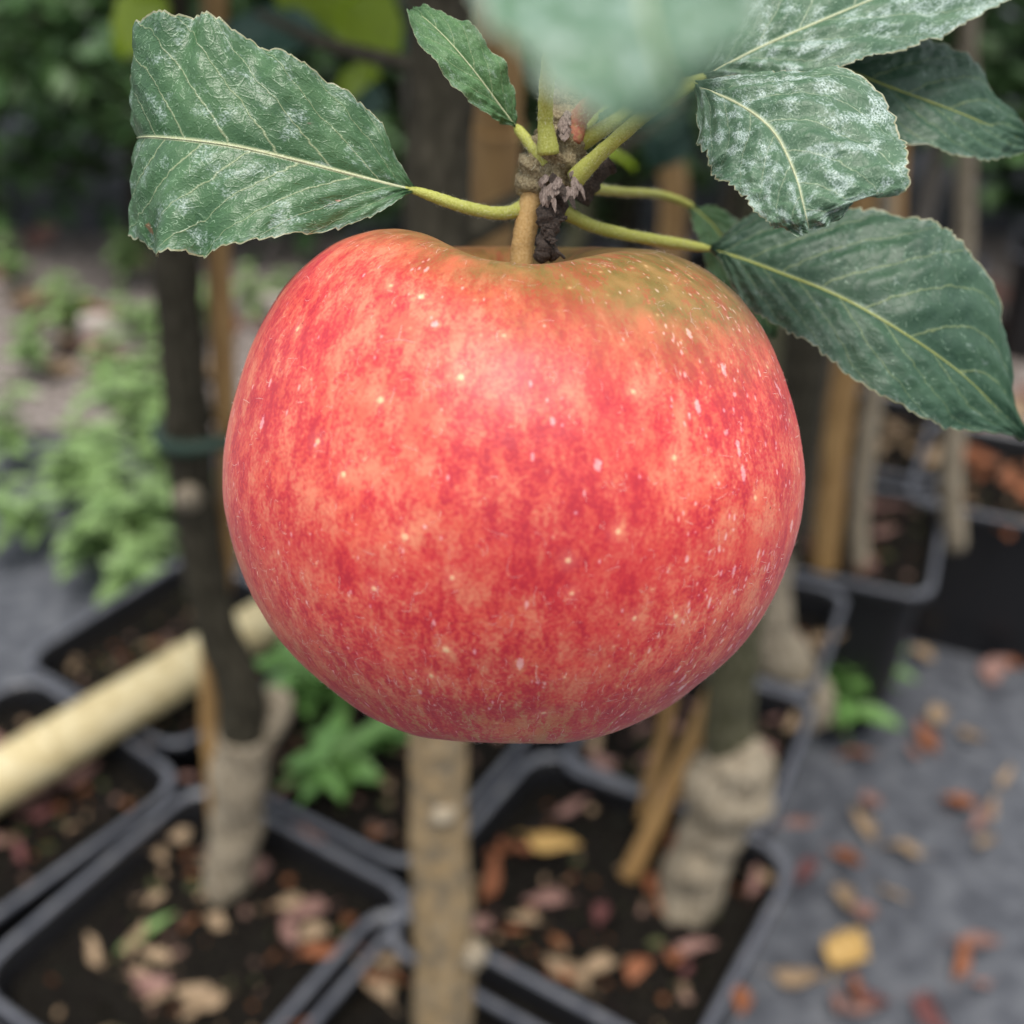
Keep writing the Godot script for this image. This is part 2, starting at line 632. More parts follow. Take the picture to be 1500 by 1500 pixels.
	# flakes of pale wax and dust, thicker where the streaks run
	for i in 2600:
		var cx := (r2.randf() if i % 2 else r2.randf_range(0.57, 0.76)) * w
		var cy := r2.randf_range(0.2, 0.98) * h
		if mott[int(cy) * w + int(cx)] < 118 and r2.randf() < 0.8:
			continue
		var r := r2.randf_range(0.6, 2.3) * (1.0 if r2.randf() < 0.9 else 1.9)
		var tall := r2.randf_range(0.8, 2.6)
		for yy in range(int(cy - r * tall), int(cy + r * tall) + 2):
			for xx in range(int(cx - r), int(cx + r) + 2):
				if yy < 0 or yy >= h:
					continue
				var xw := posmod(xx, w)
				var d := Vector2(xx - cx, (yy - cy) / tall).length() * (0.6 + 0.8 * grain[yy * w + xw] / 255.0)
				if d < r:
					im.set_pixel(xw, yy, im.get_pixel(xw, yy).lerp(Color(0.97, 0.84, 0.86), 0.55 * clampf((r - d) * 1.2, 0, 1)))
	# dark specks
	for i in 90:
		var xx := r2.randi_range(1, w - 2)
		var yy := r2.randi_range(int(0.1 * h), h - 2)
		for q in r2.randi_range(1, 3):
			im.set_pixel(clampi(xx + r2.randi_range(-1, 1), 0, w - 1), yy + r2.randi_range(-1, 1), Color(0.30, 0.10, 0.06))
	return [ImageTexture.create_from_image(im), ImageTexture.create_from_image(hi)]


func build_apple() -> void:
	make_profile()
	var D := 0.18
	var centre := at(751, 712, D)
	var tilt := deg_to_rad(10.0)
	# own axes: y along the core, leaning a little towards the lens; z towards the lens
	var yb := (upv * cos(tilt) - fwd * sin(tilt)).normalized()
	var zb := (-fwd * cos(tilt) - upv * sin(tilt)).normalized()
	var X := Transform3D(Basis(yb.cross(zb), yb, zb), centre)
	var a := thing("apple", "ripe red and orange streaked apple with a green shoulder hanging from a leafy spur", "apple", centre)
	var tex := apple_textures()
	var sm := StandardMaterial3D.new()
	sm.albedo_texture = tex[0]
	sm.roughness = 0.46
	sm.metallic_specular = 0.40
	sm.clearcoat_enabled = true
	sm.clearcoat = 0.28
	sm.clearcoat_roughness = 0.42
	sm.heightmap_enabled = true
	sm.heightmap_texture = tex[1]
	sm.heightmap_scale = 0.016
	sm.rim_enabled = true
	sm.rim = 0.12
	sm.rim_tint = 0.3
	sm.subsurf_scatter_enabled = true
	sm.subsurf_scatter_strength = 0.06
	var rows := 200
	var cols := 289
	var P := PackedVector3Array()
	var uv := PackedVector2Array()
	var nz := FastNoiseLite.new()
	nz.seed = 5
	nz.frequency = 1.0
	for i in rows:
		var v := float(i) / (rows - 1)
		for j in cols:
			var az := TAU * (float(j % (cols - 1)) / (cols - 1) - 0.5)
			var p := skin(az, v)
			p *= 1.0 + 0.0030 * nz.get_noise_3dv(p * 120.0) + 0.004 * nz.get_noise_3dv(p * 45.0)
			P.append(X * p)
			uv.append(Vector2(float(j) / (cols - 1), v))
	var mb := Mb.new()
	mb.grid(rows, cols, P, uv, true, false)
	part("skin", mb.mesh(sm), a)
	# the dried eye below
	var eb := Mb.new()
	for i in 5:
		var q := TAU * i / 5.0
		tube(eb, [X * Vector3(0.003 * sin(q), -0.0300, 0.003 * cos(q)), X * Vector3(0.0045 * sin(q), -0.0325, 0.0045 * cos(q)), X * Vector3(0.002 * sin(q + 0.5), -0.035, 0.002 * cos(q + 0.5))], [0.0012, 0.0012, 0.0003], 8, 7)
	part("calyx", eb.mesh(M.dry), a)
	# the stalk
	var sb := Mb.new()
	tube(sb, [X * Vector3(0.001, 0.0205, 0.001), at(764, 385, 0.1735), at(768, 345, 0.1725), at(777, 305, 0.172), at(786, 272, 0.172)], [0.0016, 0.00172, 0.0017, 0.00175, 0.0023], 40, 16, 0.10, 700.0, Color.WHITE, true, 5)
	part("stem", sb.mesh(M.stem), a)
	# the fine pale hairs that lie on the skin
	var fb := Mb.new()
	var r2 := RandomNumberGenerator.new()
	r2.seed = 31
	for i in 2600:
		var az := deg_to_rad(r2.randf_range(-115, 115))
		var v := clampf(r2.randf_range(0.24, 0.9) + 0.12 * r2.randfn(), 0.2, 0.95)
		if v < 0.55 and r2.randf() < 0.55:
			continue
		var dir := r2.randf() * TAU
		var bend := r2.randf_range(-0.9, 0.9)
		var len_ := r2.randf_range(0.00025, 0.0006) * (1.0 if r2.randf() < 0.94 else 2.2)
		var wd := r2.randf_range(0.000010, 0.000021)
		var pts := PackedVector3Array()
		var uvs := PackedVector2Array()
		var here := Vector2(az, v)
		var lift := r2.randf_range(0.0, 0.0003)
		for q in 5:
			var p := skin(here.x, here.y)
			var n := (skin(here.x, here.y + 0.01) - skin(here.x, here.y - 0.01)).cross(skin(here.x + 0.02, here.y) - skin(here.x - 0.02, here.y)).normalized()
			var east := (skin(here.x + 0.02, here.y) - skin(here.x - 0.02, here.y)).normalized()
			var south := n.cross(east)
			var go := east * cos(dir) + south * sin(dir)
			var across := n.cross(go)
			p *= 1.0 + 0.0030 * nz.get_noise_3dv(p * 120.0) + 0.004 * nz.get_noise_3dv(p * 45.0)
			p += n * (0.00005 + lift * sin(PI * q / 4.0))
			pts.append(X * (p - across * wd))
			pts.append(X * (p + across * wd))
			uvs.append(Vector2.ZERO)
			uvs.append(Vector2.ONE)
			here.x += cos(dir) * len_ / (APPLE_R * maxf(0.3, profile[int(clampf(here.y, 0, 0.99) * 256)].x))
			here.y += sin(dir) * len_ / (APPLE_R * 2.75)
			dir += bend
		fb.grid(5, 2, pts, uvs, false, false)
	part("fuzz", fb.mesh(M.hair), a, "stuff")


# ---------------------------------------------------------------- pots
var pot_ring := PackedVector2Array()


func pot_outline(a: float, cut: float) -> PackedVector2Array:
	var o := PackedVector2Array()
	for q in 4:
		var turn := PI / 2.0 * q
		for i in 7:
			var b := PI / 2.0 * i / 6.0
			var p := Vector2(a - cut + cut * cos(b), a - cut + cut * sin(b))
			o.append(p.rotated(turn))
	o.append(o[0])
	return o


func ring_rows(mb: Mb, steps: Array, cut: float, X: Transform3D) -> void:
	var P := PackedVector3Array()
	var uv := PackedVector2Array()
	var cols := 0
	for s in steps:
		var o := pot_outline(s[0], cut * s[0] / 0.13)
		cols = o.size()
		for j in cols:
			P.append(X * Vector3(o[j].x, s[1], o[j].y))
			uv.append(Vector2(float(j) / cols, s[1]))
	mb.grid(steps.size(), cols, P, uv, true, false)


func pot(x: float, z: float, turn: float, label: String, fill := 0.205, side := 0.128, crumbs := 300) -> Node3D:
	var base := Vector3(x, 0, z)
	var X := Transform3D(Basis(Vector3.UP, turn), base)
	var t := thing("plant_pot", label, "plant pot", base, "square nursery pots standing close together")
	var a := side
	var wall := Mb.new()
	ring_rows(wall, [[a * 0.02, 0.004], [a * 0.72, 0.004], [a * 0.74, 0.0], [a * 0.76, 0.006], [a * 0.93, RIM - 0.022], [a - 0.001, RIM - 0.021], [a + 0.001, RIM - 0.018], [a + 0.0015, RIM - 0.006]], 0.034, X)
	ring_rows(wall, [[a - 0.0055, RIM - 0.003], [a - 0.010, RIM - 0.014], [a * 0.86, 0.12], [a * 0.82, 0.06]], 0.034, X)
	part("wall", wall.mesh(M.plastic), t)
	var rim := Mb.new()
	ring_rows(rim, [[a + 0.0015, RIM - 0.006], [a + 0.002, RIM - 0.003], [a + 0.001, RIM - 0.001], [a - 0.001, RIM], [a - 0.0035, RIM - 0.0005], [a - 0.0055, RIM - 0.003]], 0.034, X)
	part("rim", rim.mesh(M.rim_dust_sheen), t)
	var soil := Mb.new()
	var P := PackedVector3Array()
	var uv := PackedVector2Array()
	var nz := FastNoiseLite.new()
	nz.seed = int(absf(x * 991.0 + z * 353.0))
	nz.frequency = 22.0
	nz.fractal_octaves = 4
	var edge := pot_outline(a - 0.010 - (RIM - fill) * 0.12, 0.033)
	for i in 26:
		var s := maxf(i / 25.0, 0.01)
		for j in edge.size():
			var p := Vector2(edge[j].x, edge[j].y) * s
			var w := X * Vector3(p.x, 0, p.y)
			P.append(Vector3(w.x, fill + 0.012 * nz.get_noise_2d(w.x, w.z) + 0.006 * (1.0 - s), w.z))
			uv.append(p)
	soil.grid(26, edge.size(), P, uv, true, false)
	var so := part("soil", soil.mesh(M.soil), t)
	# crumbs of bark and earth
	if crumbs == 0:
		return t
	var cb := Mb.new()
	for i in crumbs:
		var p := Vector2(rng.randf_range(-1, 1), rng.randf_range(-1, 1)) * (a - 0.03)
		var w := X * Vector3(p.x, 0, p.y)
		var r := rng.randf_range(0.0018, 0.0062)
		clod(cb, Vector3(w.x, fill + 0.012 * nz.get_noise_2d(w.x, w.z) + r * 0.4, w.z), r, rng.randi())
	var cm := part("crumbs", cb.mesh(M.crumb), so, "stuff")
	cm.position = Vector3.ZERO - t.position - so.position
	return t


func clod(mb: Mb, c: Vector3, r: float, seed_: int) -> void:
	var r2 := RandomNumberGenerator.new()
	r2.seed = seed_
	var P := PackedVector3Array()
	var uv := PackedVector2Array()
	var s := Vector3(r2.randf_range(0.6, 1.7), r2.randf_range(0.4, 0.9), r2.randf_range(0.6, 1.3)) * r
	var B := Basis(Vector3.UP, r2.randf() * TAU)
	for i in 4:
		var la := PI * (i / 3.0 - 0.5)
		for j in 7:
			var lo := TAU * (j % 6) / 6.0
			P.append(c + B * (Vector3(cos(la) * cos(lo), sin(la), cos(la) * sin(lo)) * s * r2.randf_range(0.8, 1.2)))
			uv.append(Vector2(j / 6.0, i / 3.0))
	var g := r2.randf_range(0.6, 1.7)
	var c3 := Color(0.014 * g, 0.012 * g, 0.010 * g)
	if r2.randf() < 0.42:
		c3 = [Color(0.16, 0.10, 0.08), Color(0.20, 0.14, 0.09), Color(0.06, 0.065, 0.03), Color(0.14, 0.06, 0.03)][r2.randi_range(0, 3)] * g
	mb.grid(4, 7, P, uv, true, true, c3)


# ---------------------------------------------------------------- dead leaves
var dead := {}


# a withered leaf, one metre long before it is scaled: pointed, torn at the rim, rolled up and twisted
func dead_mesh(v: int, mat: Material) -> ArrayMesh:
	var r2 := RandomNumberGenerator.new()
	r2.seed = 70 + v
	var nz := FastNoiseLite.new()
	nz.seed = 70 + v
	nz.frequency = 1.0
	var wide := r2.randf_range(0.24, 0.40)
	var roll := r2.randf_range(0.5, 1.7)
	var twist := r2.randf_range(-1.1, 1.1)
	var arch := r2.randf_range(-0.9, 1.3)
	var skew := r2.randf_range(-0.5, 0.5)
	var rows := 15
	var cols := 11
	var mb := Mb.new()
	var P := PackedVector3Array()
	var uv := PackedVector2Array()
	for i in rows:
		var s := float(i) / (rows - 1)
		var w := wide * pow(maxf(sin(PI * pow(s, 0.72)), 0.0), 0.75) * (1.0 - 0.35 * s) + 0.006
		var a := arch * s
		var c := Vector3(sin(a) / arch, (1.0 - cos(a)) / arch, 0.06 * sin(s * 5.0 + v))
		for j in cols:
			var t := float(j) / (cols - 1) * 2.0 - 1.0
			var torn := 1.0 + 0.55 * nz.get_noise_2d(s * 6.0, t * 1.3 + 9.0) * absf(t)
			var r := roll * (t + skew * t * t) * torn
			var q := Vector2(sin(r) / roll, (1.0 - cos(r)) / roll) * w
			q = q.rotated(twist * (s - 0.3))
			P.append(c + Vector3(0, q.y + 0.05 * nz.get_noise_2d(s * 5.0, t * 3.0), q.x))
			uv.append(Vector2(s, t * 0.5 + 0.5))
	mb.grid(rows, cols, P, uv)
	tube(mb, [Vector3(-0.28, 0.03, 0.05), Vector3(-0.12, 0.04, 0.0), Vector3(0.03, 0.005, 0)], [0.012, 0.012, 0.016], 7, 5)
	return mb.mesh(mat)


func dead_leaf(kind: String, where: Vector3, turn: float, size: float, tip: float, label: String, group: String) -> void:
	var v: int = rng.randi_range(0, 5)
	var key := kind + str(v)
	if not dead.has(key):
		dead[key] = dead_mesh(v, M[kind])
	var o := lone("dead_leaf", dead[key], label, "leaf", group)
	o.transform = Transform3D(Basis(Vector3.UP, turn) * Basis(Vector3.RIGHT, tip) * Basis.from_scale(Vector3.ONE * size), where)


# ---------------------------------------------------------------- plants
func weed(base: Vector3, n: int, length: float, height: float, label: String, seed_: int, mat: Material, narrow := 0.42) -> void:
	var r2 := RandomNumberGenerator.new()
	r2.seed = seed_
	var t := thing("weed", label, "plant", base)
	var st := Mb.new()
	var lf := Mb.new()
	var stems := maxi(2, n / 9)
	for k in stems:
		var lean := Vector3(r2.randf_range(-0.5, 0.5), 1, r2.randf_range(-0.5, 0.5)) * height * r2.randf_range(0.6, 1.0)
		var tip := base + lean
		tube(st, [base, base + lean * 0.5 + Vector3(r2.randf_range(-1, 1), 0, r2.randf_range(-1, 1)) * height * 0.1, tip], [0.0022, 0.0018, 0.0010], 6, 6)
		for i in 9:
			var s := 0.25 + 0.75 * (i + 1) / 9.0
			var p := base.lerp(tip, s)
			var B := Basis(Vector3.UP, i * 2.4 + k) * Basis(Vector3.BACK, r2.randf_range(-0.1, 0.7))
			var g := r2.randf_range(0.75, 1.25)
			add_leaf(lf, Transform3D(B, p), length * r2.randf_range(0.4, 1.15), length * narrow * r2.randf_range(0.6, 1.1), 0.1, -0.7, r2.randi(), 0, Color(g, g, g * 0.9), 6, 5)
	part("stem", st.mesh(M.weed_stem), t)
	part("foliage", lf.mesh(mat), t, "stuff")


# a crown of loose leaves along limbs that leave the trunk
func crown(t: Node3D, top: Array, limbs: int, leaves: int, reach: float, leaf_len: float, seed_: int, mat: Material, lowest := 0.0, keep_out := true) -> void:
	var r2 := RandomNumberGenerator.new()
	r2.seed = seed_
	var lb := Mb.new()
	var wb := Mb.new()
	var P := PackedVector3Array(top)
	for k in limbs:
		var s := (k + 0.5) / limbs
		var p := catmull(P, s)
		var a := k * 2.399 + seed_
		var d := Vector3(cos(a), r2.randf_range(0.15, 0.8) if keep_out else r2.randf_range(-0.25, 0.6), sin(a)).normalized() * reach * r2.randf_range(0.6, 1.1)
		var q := p + d
		if keep_out and (q.z > -0.42 or (q.z > -0.7 and q.y < 1.15)):
			d.z = -absf(d.z)
			d.y = absf(d.y) + 0.1
			q = p + d
		var mid := p + d * 0.5 + Vector3(0, -0.04, 0) * reach
		tube(wb, [p, mid, q], [0.006, 0.0045, 0.002], 7, 6, 0.1, 50.0)
		for i in leaves:
			var u := r2.randf_range(0.15, 1.05)
			var c := p.lerp(mid, u * 2.0) if u < 0.5 else mid.lerp(q, u * 2.0 - 1.0)
			c += Vector3(r2.randfn(), r2.randfn(), r2.randfn()) * reach * 0.10
			if c.y < lowest:
				continue
			if keep_out and c.z > -0.40:
				continue
			var B := Basis.from_euler(Vector3(r2.randf_range(-0.9, 0.9), r2.randf() * TAU, r2.randf_range(-0.9, 0.5)))
			var g := r2.randf_range(0.6, 1.3)
			var tint := Color(g, g, g * r2.randf_range(0.7, 1.0))
			if not keep_out and r2.randf() < 0.10:
				tint = Color(4.2, 1.3, 1.6) * g
			add_leaf(lb, Transform3D(B, c), leaf_len * r2.randf_range(0.7, 1.15), leaf_len * r2.randf_range(0.45, 0.62), 0.12, -0.5, r2.randi(), 0, tint, 6, 4)
	part("limbs", wb.mesh(M.bark_dark_shaded), t)
	part("crown", lb.mesh(mat), t, "stuff")


func _ready() -> void:
	rng.seed = 20
	# ------------------------------------------------------------ camera, sky, sun, exposure
	var cam := Camera3D.new()
	cam.name = "camera"
	add_child(cam)
	cam.position = EYE
	cam.rotation_degrees.x = -PITCH
	var lens := CameraAttributesPhysical.new()
	lens.frustum_focal_length = 12.0 * LENS / 750.0
	lens.frustum_focus_distance = 0.159
	lens.frustum_near = 0.01
	lens.frustum_far = 400.0
	lens.exposure_aperture = 8.4
	cam.attributes = lens
	cam.fov = rad_to_deg(2.0 * atan(750.0 / LENS))
	cam.near = 0.01
	cam.far = 400.0
	cam.current = true

	var sky := ProceduralSkyMaterial.new()
	sky.sky_top_color = lin(0.90, 0.95, 1.0)
	sky.sky_horizon_color = lin(0.52, 0.55, 0.58)
	sky.sky_curve = 0.35
	sky.ground_bottom_color = lin(0.10, 0.10, 0.10)
	sky.ground_horizon_color = lin(0.25, 0.26, 0.26)
	sky.sun_angle_max = 1.0
	var env := Environment.new()
	env.background_mode = Environment.BG_SKY
	env.sky = Sky.new()
	env.sky.sky_material = sky
	env.tonemap_mode = Environment.TONE_MAPPER_LINEAR
	env.tonemap_exposure = 2.55
	env.background_energy_multiplier = 0.52
	env.sdfgi_enabled = true
	env.ssao_enabled = true
	env.ssil_enabled = true
	var we := WorldEnvironment.new()
	we.name = "environment"
	we.environment = env
	add_child(we)

	var sun := DirectionalLight3D.new()
	sun.name = "sun"
	sun.light_color = Color(1.0, 0.98, 0.95)
	sun.light_energy = 0.5
	sun.light_angular_distance = 25.0
	sun.shadow_enabled = true
	add_child(sun)
	sun.look_at_from_position(Vector3(0.15, 3.0, 0.95), Vector3.ZERO)

	lut.resize(4097)
	for i in 4097:
		lut[i] = int(clampf(linear8(i / 4096.0), 0, 255))
	materials()
	setting()
	pots_and_trees()
	build_spur()
	build_apple()
	litter()


func materials() -> void:
	M.plastic = flat_mat(lin(0.012, 0.012, 0.014), 0.42)
	M.rim_dust_sheen = grained([lin(0.04, 0.043, 0.056), lin(0.10, 0.106, 0.13), lin(0.20, 0.195, 0.195)], 5.0, 0.36, 0.0, 0.02, 60)  # dust, plus the sky's blue-grey reflection painted into the lip's colour
	M.soil = grained([lin(0.004, 0.0035, 0.003), lin(0.008, 0.007, 0.006), lin(0.014, 0.012, 0.010), lin(0.030, 0.028, 0.018)], 7.0, 0.95, 0.5, 0.03, 61)
	M.soil.metallic_specular = 0.18
	M.crumb = flat_mat(Color.WHITE, 0.95, 0.2)
	M.crumb.vertex_color_use_as_albedo = true
	M.fabric = grained([lin(0.045, 0.048, 0.058), lin(0.085, 0.09, 0.105), lin(0.14, 0.145, 0.16)], 3.0, 0.75, 0.3, 0.015, 62)
	M.gravel = grained([lin(0.05, 0.045, 0.035), lin(0.13, 0.11, 0.095), lin(0.30, 0.26, 0.25), lin(0.50, 0.45, 0.44)], 1.3, 0.9, 0.8, 0.05, 63)
	M.bark_pale = grained([lin(0.13, 0.10, 0.07), lin(0.30, 0.25, 0.18), lin(0.42, 0.37, 0.30)], 14.0, 0.85, 0.15, 0.02, 64, Vector3(1, 0.35, 1))
	M.bark_tan = grained([lin(0.09, 0.072, 0.05), lin(0.19, 0.155, 0.11), lin(0.34, 0.23, 0.115), lin(0.30, 0.265, 0.21)], 7.0, 0.8, 0.12, 0.02, 65, Vector3(1, 0.6, 1))
	M.bark_dark_shaded = grained([lin(0.020, 0.017, 0.012), lin(0.045, 0.040, 0.028), lin(0.10, 0.085, 0.065)], 14.0, 0.85, 0.15, 0.02, 66, Vector3(1, 0.35, 1))  # dark scion bark with the canopy's shade mixed into its colour
	M.bark_olive = grained([lin(0.035, 0.034, 0.018), lin(0.075, 0.072, 0.042), lin(0.15, 0.135, 0.10)], 14.0, 0.85, 0.15, 0.02, 77, Vector3(1, 0.35, 1))
	M.bark_grey = grained([lin(0.07, 0.06, 0.05), lin(0.16, 0.14, 0.12), lin(0.30, 0.27, 0.25)], 14.0, 0.85, 0.15, 0.02, 78, Vector3(1, 0.35, 1))
	for k in ["bark_pale", "bark_olive", "bark_grey", "bark_tan", "bark_dark_shaded", "fabric", "gravel"]:
		M[k].metallic_specular = 0.25
	M.cane = grained([lin(0.20, 0.11, 0.04), lin(0.36, 0.21, 0.08), lin(0.44, 0.28, 0.12)], 10.0, 0.55, 0.0, 0.02, 67, Vector3(1, 0.12, 1))
	M.pole = grained([lin(0.22, 0.16, 0.08), lin(0.52, 0.42, 0.22), lin(0.60, 0.51, 0.31), lin(0.62, 0.56, 0.38)], 4.0, 0.5, 0.0, 0.02, 68)
	M.plank = grained([lin(0.30, 0.26, 0.24), lin(0.46, 0.40, 0.37), lin(0.58, 0.52, 0.48)], 2.0, 0.85, 0.0, 0.02, 69, Vector3(0.2, 1, 1))
	M.stalk = grained([lin(0.22, 0.24, 0.035), lin(0.37, 0.38, 0.075), lin(0.50, 0.52, 0.22)], 150.0, 0.7, 0.008, 0.03, 70)
	M.rib_pale = grained([lin(0.30, 0.34, 0.17), lin(0.46, 0.48, 0.30), lin(0.62, 0.63, 0.48)], 150.0, 0.7, 0.008, 0.03, 71)
	M.stalk_red = grained([lin(0.30, 0.07, 0.05), lin(0.42, 0.16, 0.10), lin(0.42, 0.33, 0.12)], 120.0, 0.7, 0.008, 0.02, 72)
	M.stem = grained([lin(0.30, 0.18, 0.055), lin(0.46, 0.29, 0.11), lin(0.52, 0.37, 0.20)], 120.0, 0.75, 0.012, 0.03, 73)
	M.spur = grained([lin(0.055, 0.040, 0.022), lin(0.21, 0.165, 0.09), lin(0.42, 0.36, 0.24)], 110.0, 0.9, 0.03, 0.03, 74)
	M.scale = grained([lin(0.05, 0.034, 0.028), lin(0.22, 0.165, 0.14), lin(0.50, 0.42, 0.38)], 140.0, 0.8, 0.02, 0.02, 75, Vector3(2, 0.6, 2))
	M.dry = grained([lin(0.012, 0.009, 0.008), lin(0.045, 0.032, 0.026), lin(0.16, 0.115, 0.09)], 170.0, 0.9, 0.03, 0.03, 76)
	M.under = flat_mat(lin(0.20, 0.29, 0.17), 0.8, 0.3)
	M.under.backlight_enabled = true
	M.under.backlight = Color(0.12, 0.16, 0.05)
	M.hair = flat_mat(lin(0.78, 0.62, 0.56), 0.8, 0.2)
	M.down = flat_mat(lin(0.62, 0.62, 0.48), 0.8, 0.2)
	M.weed_stem = flat_mat(lin(0.10, 0.16, 0.05), 0.7)
	M.weed_leaf = flat_mat(lin(0.13, 0.27, 0.07), 0.5)
	M.pale_weed = flat_mat(lin(0.19, 0.30, 0.11), 0.5)
	M.pale_weed.vertex_color_use_as_albedo = true
	M.pale_weed.backlight_enabled = true
	M.pale_weed.backlight = Color(0.25, 0.35, 0.05)
	M.weed_leaf.vertex_color_use_as_albedo = true
	M.weed_leaf.backlight_enabled = true
	M.weed_leaf.backlight = Color(0.25, 0.35, 0.05)
	M.crown_leaf = flat_mat(lin(0.055, 0.12, 0.040), 0.5)
	M.crown_leaf.vertex_color_use_as_albedo = true
	M.crown_leaf.backlight_enabled = true
	M.crown_leaf.backlight = Color(0.3, 0.4, 0.05)
	M.lime_leaf = flat_mat(lin(0.22, 0.30, 0.02), 0.5)
	M.lime_leaf.backlight_enabled = true
	M.lime_leaf.backlight = Color(0.5, 0.6, 0.05)
	M.dull_leaf = flat_mat(lin(0.020, 0.060, 0.040), 0.55)
	for q in [["pink", [0.22, 0.12, 0.10], [0.36, 0.20, 0.17]], ["tan", [0.30, 0.21, 0.13], [0.46, 0.34, 0.22]], ["rust", [0.22, 0.075, 0.03], [0.36, 0.14, 0.06]], ["yellow", [0.42, 0.26, 0.08], [0.58, 0.42, 0.19]], ["maroon", [0.12, 0.04, 0.04], [0.20, 0.07, 0.06]]]:
		var m := grained([lin(q[1][0] * 0.6, q[1][1] * 0.6, q[1][2] * 0.6), lin(q[1][0], q[1][1], q[1][2]), lin(q[2][0], q[2][1], q[2][2])], 1.0, 0.75, 0.0, 0.012, 80 + q[0].length(), Vector3.ONE, false)
		M[q[0]] = m


func sheet(called: String, x0: float, x1: float, z0: float, z1: float, y: float, mat: Material, bumps: float, nx: int, nzs: int) -> void:
	var P := PackedVector3Array()
	var uv := PackedVector2Array()
	var nz := FastNoiseLite.new()
	nz.seed = 9
	nz.frequency = 1.2
	for i in nzs + 1:
		for j in nx + 1:
			var x := lerpf(x0, x1, float(j) / nx)
			var z := lerpf(z0, z1, float(i) / nzs)
			P.append(Vector3(x, y + bumps * nz.get_noise_2d(x, z), z))
			uv.append(Vector2(x, z))
	var mb := Mb.new()
	mb.grid(nzs + 1, nx + 1, P, uv, false, false)
	var o := MeshInstance3D.new()
	o.name = called
	o.mesh = mb.mesh(mat)
	add_child(o)
	o.set_meta("kind", "structure")


func setting() -> void:
	sheet("ground", -40, 40, -60, 12, 0.0, M.fabric, 0.0, 4, 4)
	sheet("path", -30, 30, -3.1, -1.95, 0.012, M.gravel, 0.006, 60, 12)
	# weathered boards that edge the path
	var k := 0
	for q in [[level(120, 478, 0.05), level(262, 470, 0.05), 0.06], [level(300, 452, 0.05), level(430, 444, 0.05), 0.06], [level(1180, 652, 0.05), level(1420, 690, 0.05), 0.09]]:
		var a: Vector3 = q[0]
		var b: Vector3 = q[1]
		var mb := Mb.new()
		var side := (b - a).normalized().cross(Vector3.UP) * 0.02
		var P := PackedVector3Array()
		var uv := PackedVector2Array()
		for p in [a, a, b, b]:
			var inset: float = 0.02 if P.size() == 0 or P.size() > 14 else 1.0
			for c in [side + Vector3(0, 0.0, 0), side * 1.0 + Vector3(0, q[2] - 0.004, 0), side * 0.8 + Vector3(0, q[2], 0), -side * 0.8 + Vector3(0, q[2], 0), -side + Vector3(0, q[2] - 0.004, 0), -side]:
				P.append(Vector3(p.x, 0.012, p.z) + c * Vector3(1, 1, 1) * inset + (Vector3(0, q[2] * 0.5, 0) * (1.0 - inset)))
				uv.append(Vector2.ZERO)
		mb.grid(4, 6, P, uv, false, false)
		lone("board", mb.mesh(M.plank), ["pale weathered board on edge beyond the dark young tree trunk", "pale weathered board on edge behind the apple's leafy shoulder", "grey weathered board on edge behind the litter filled pots"][k], "board")
		k += 1


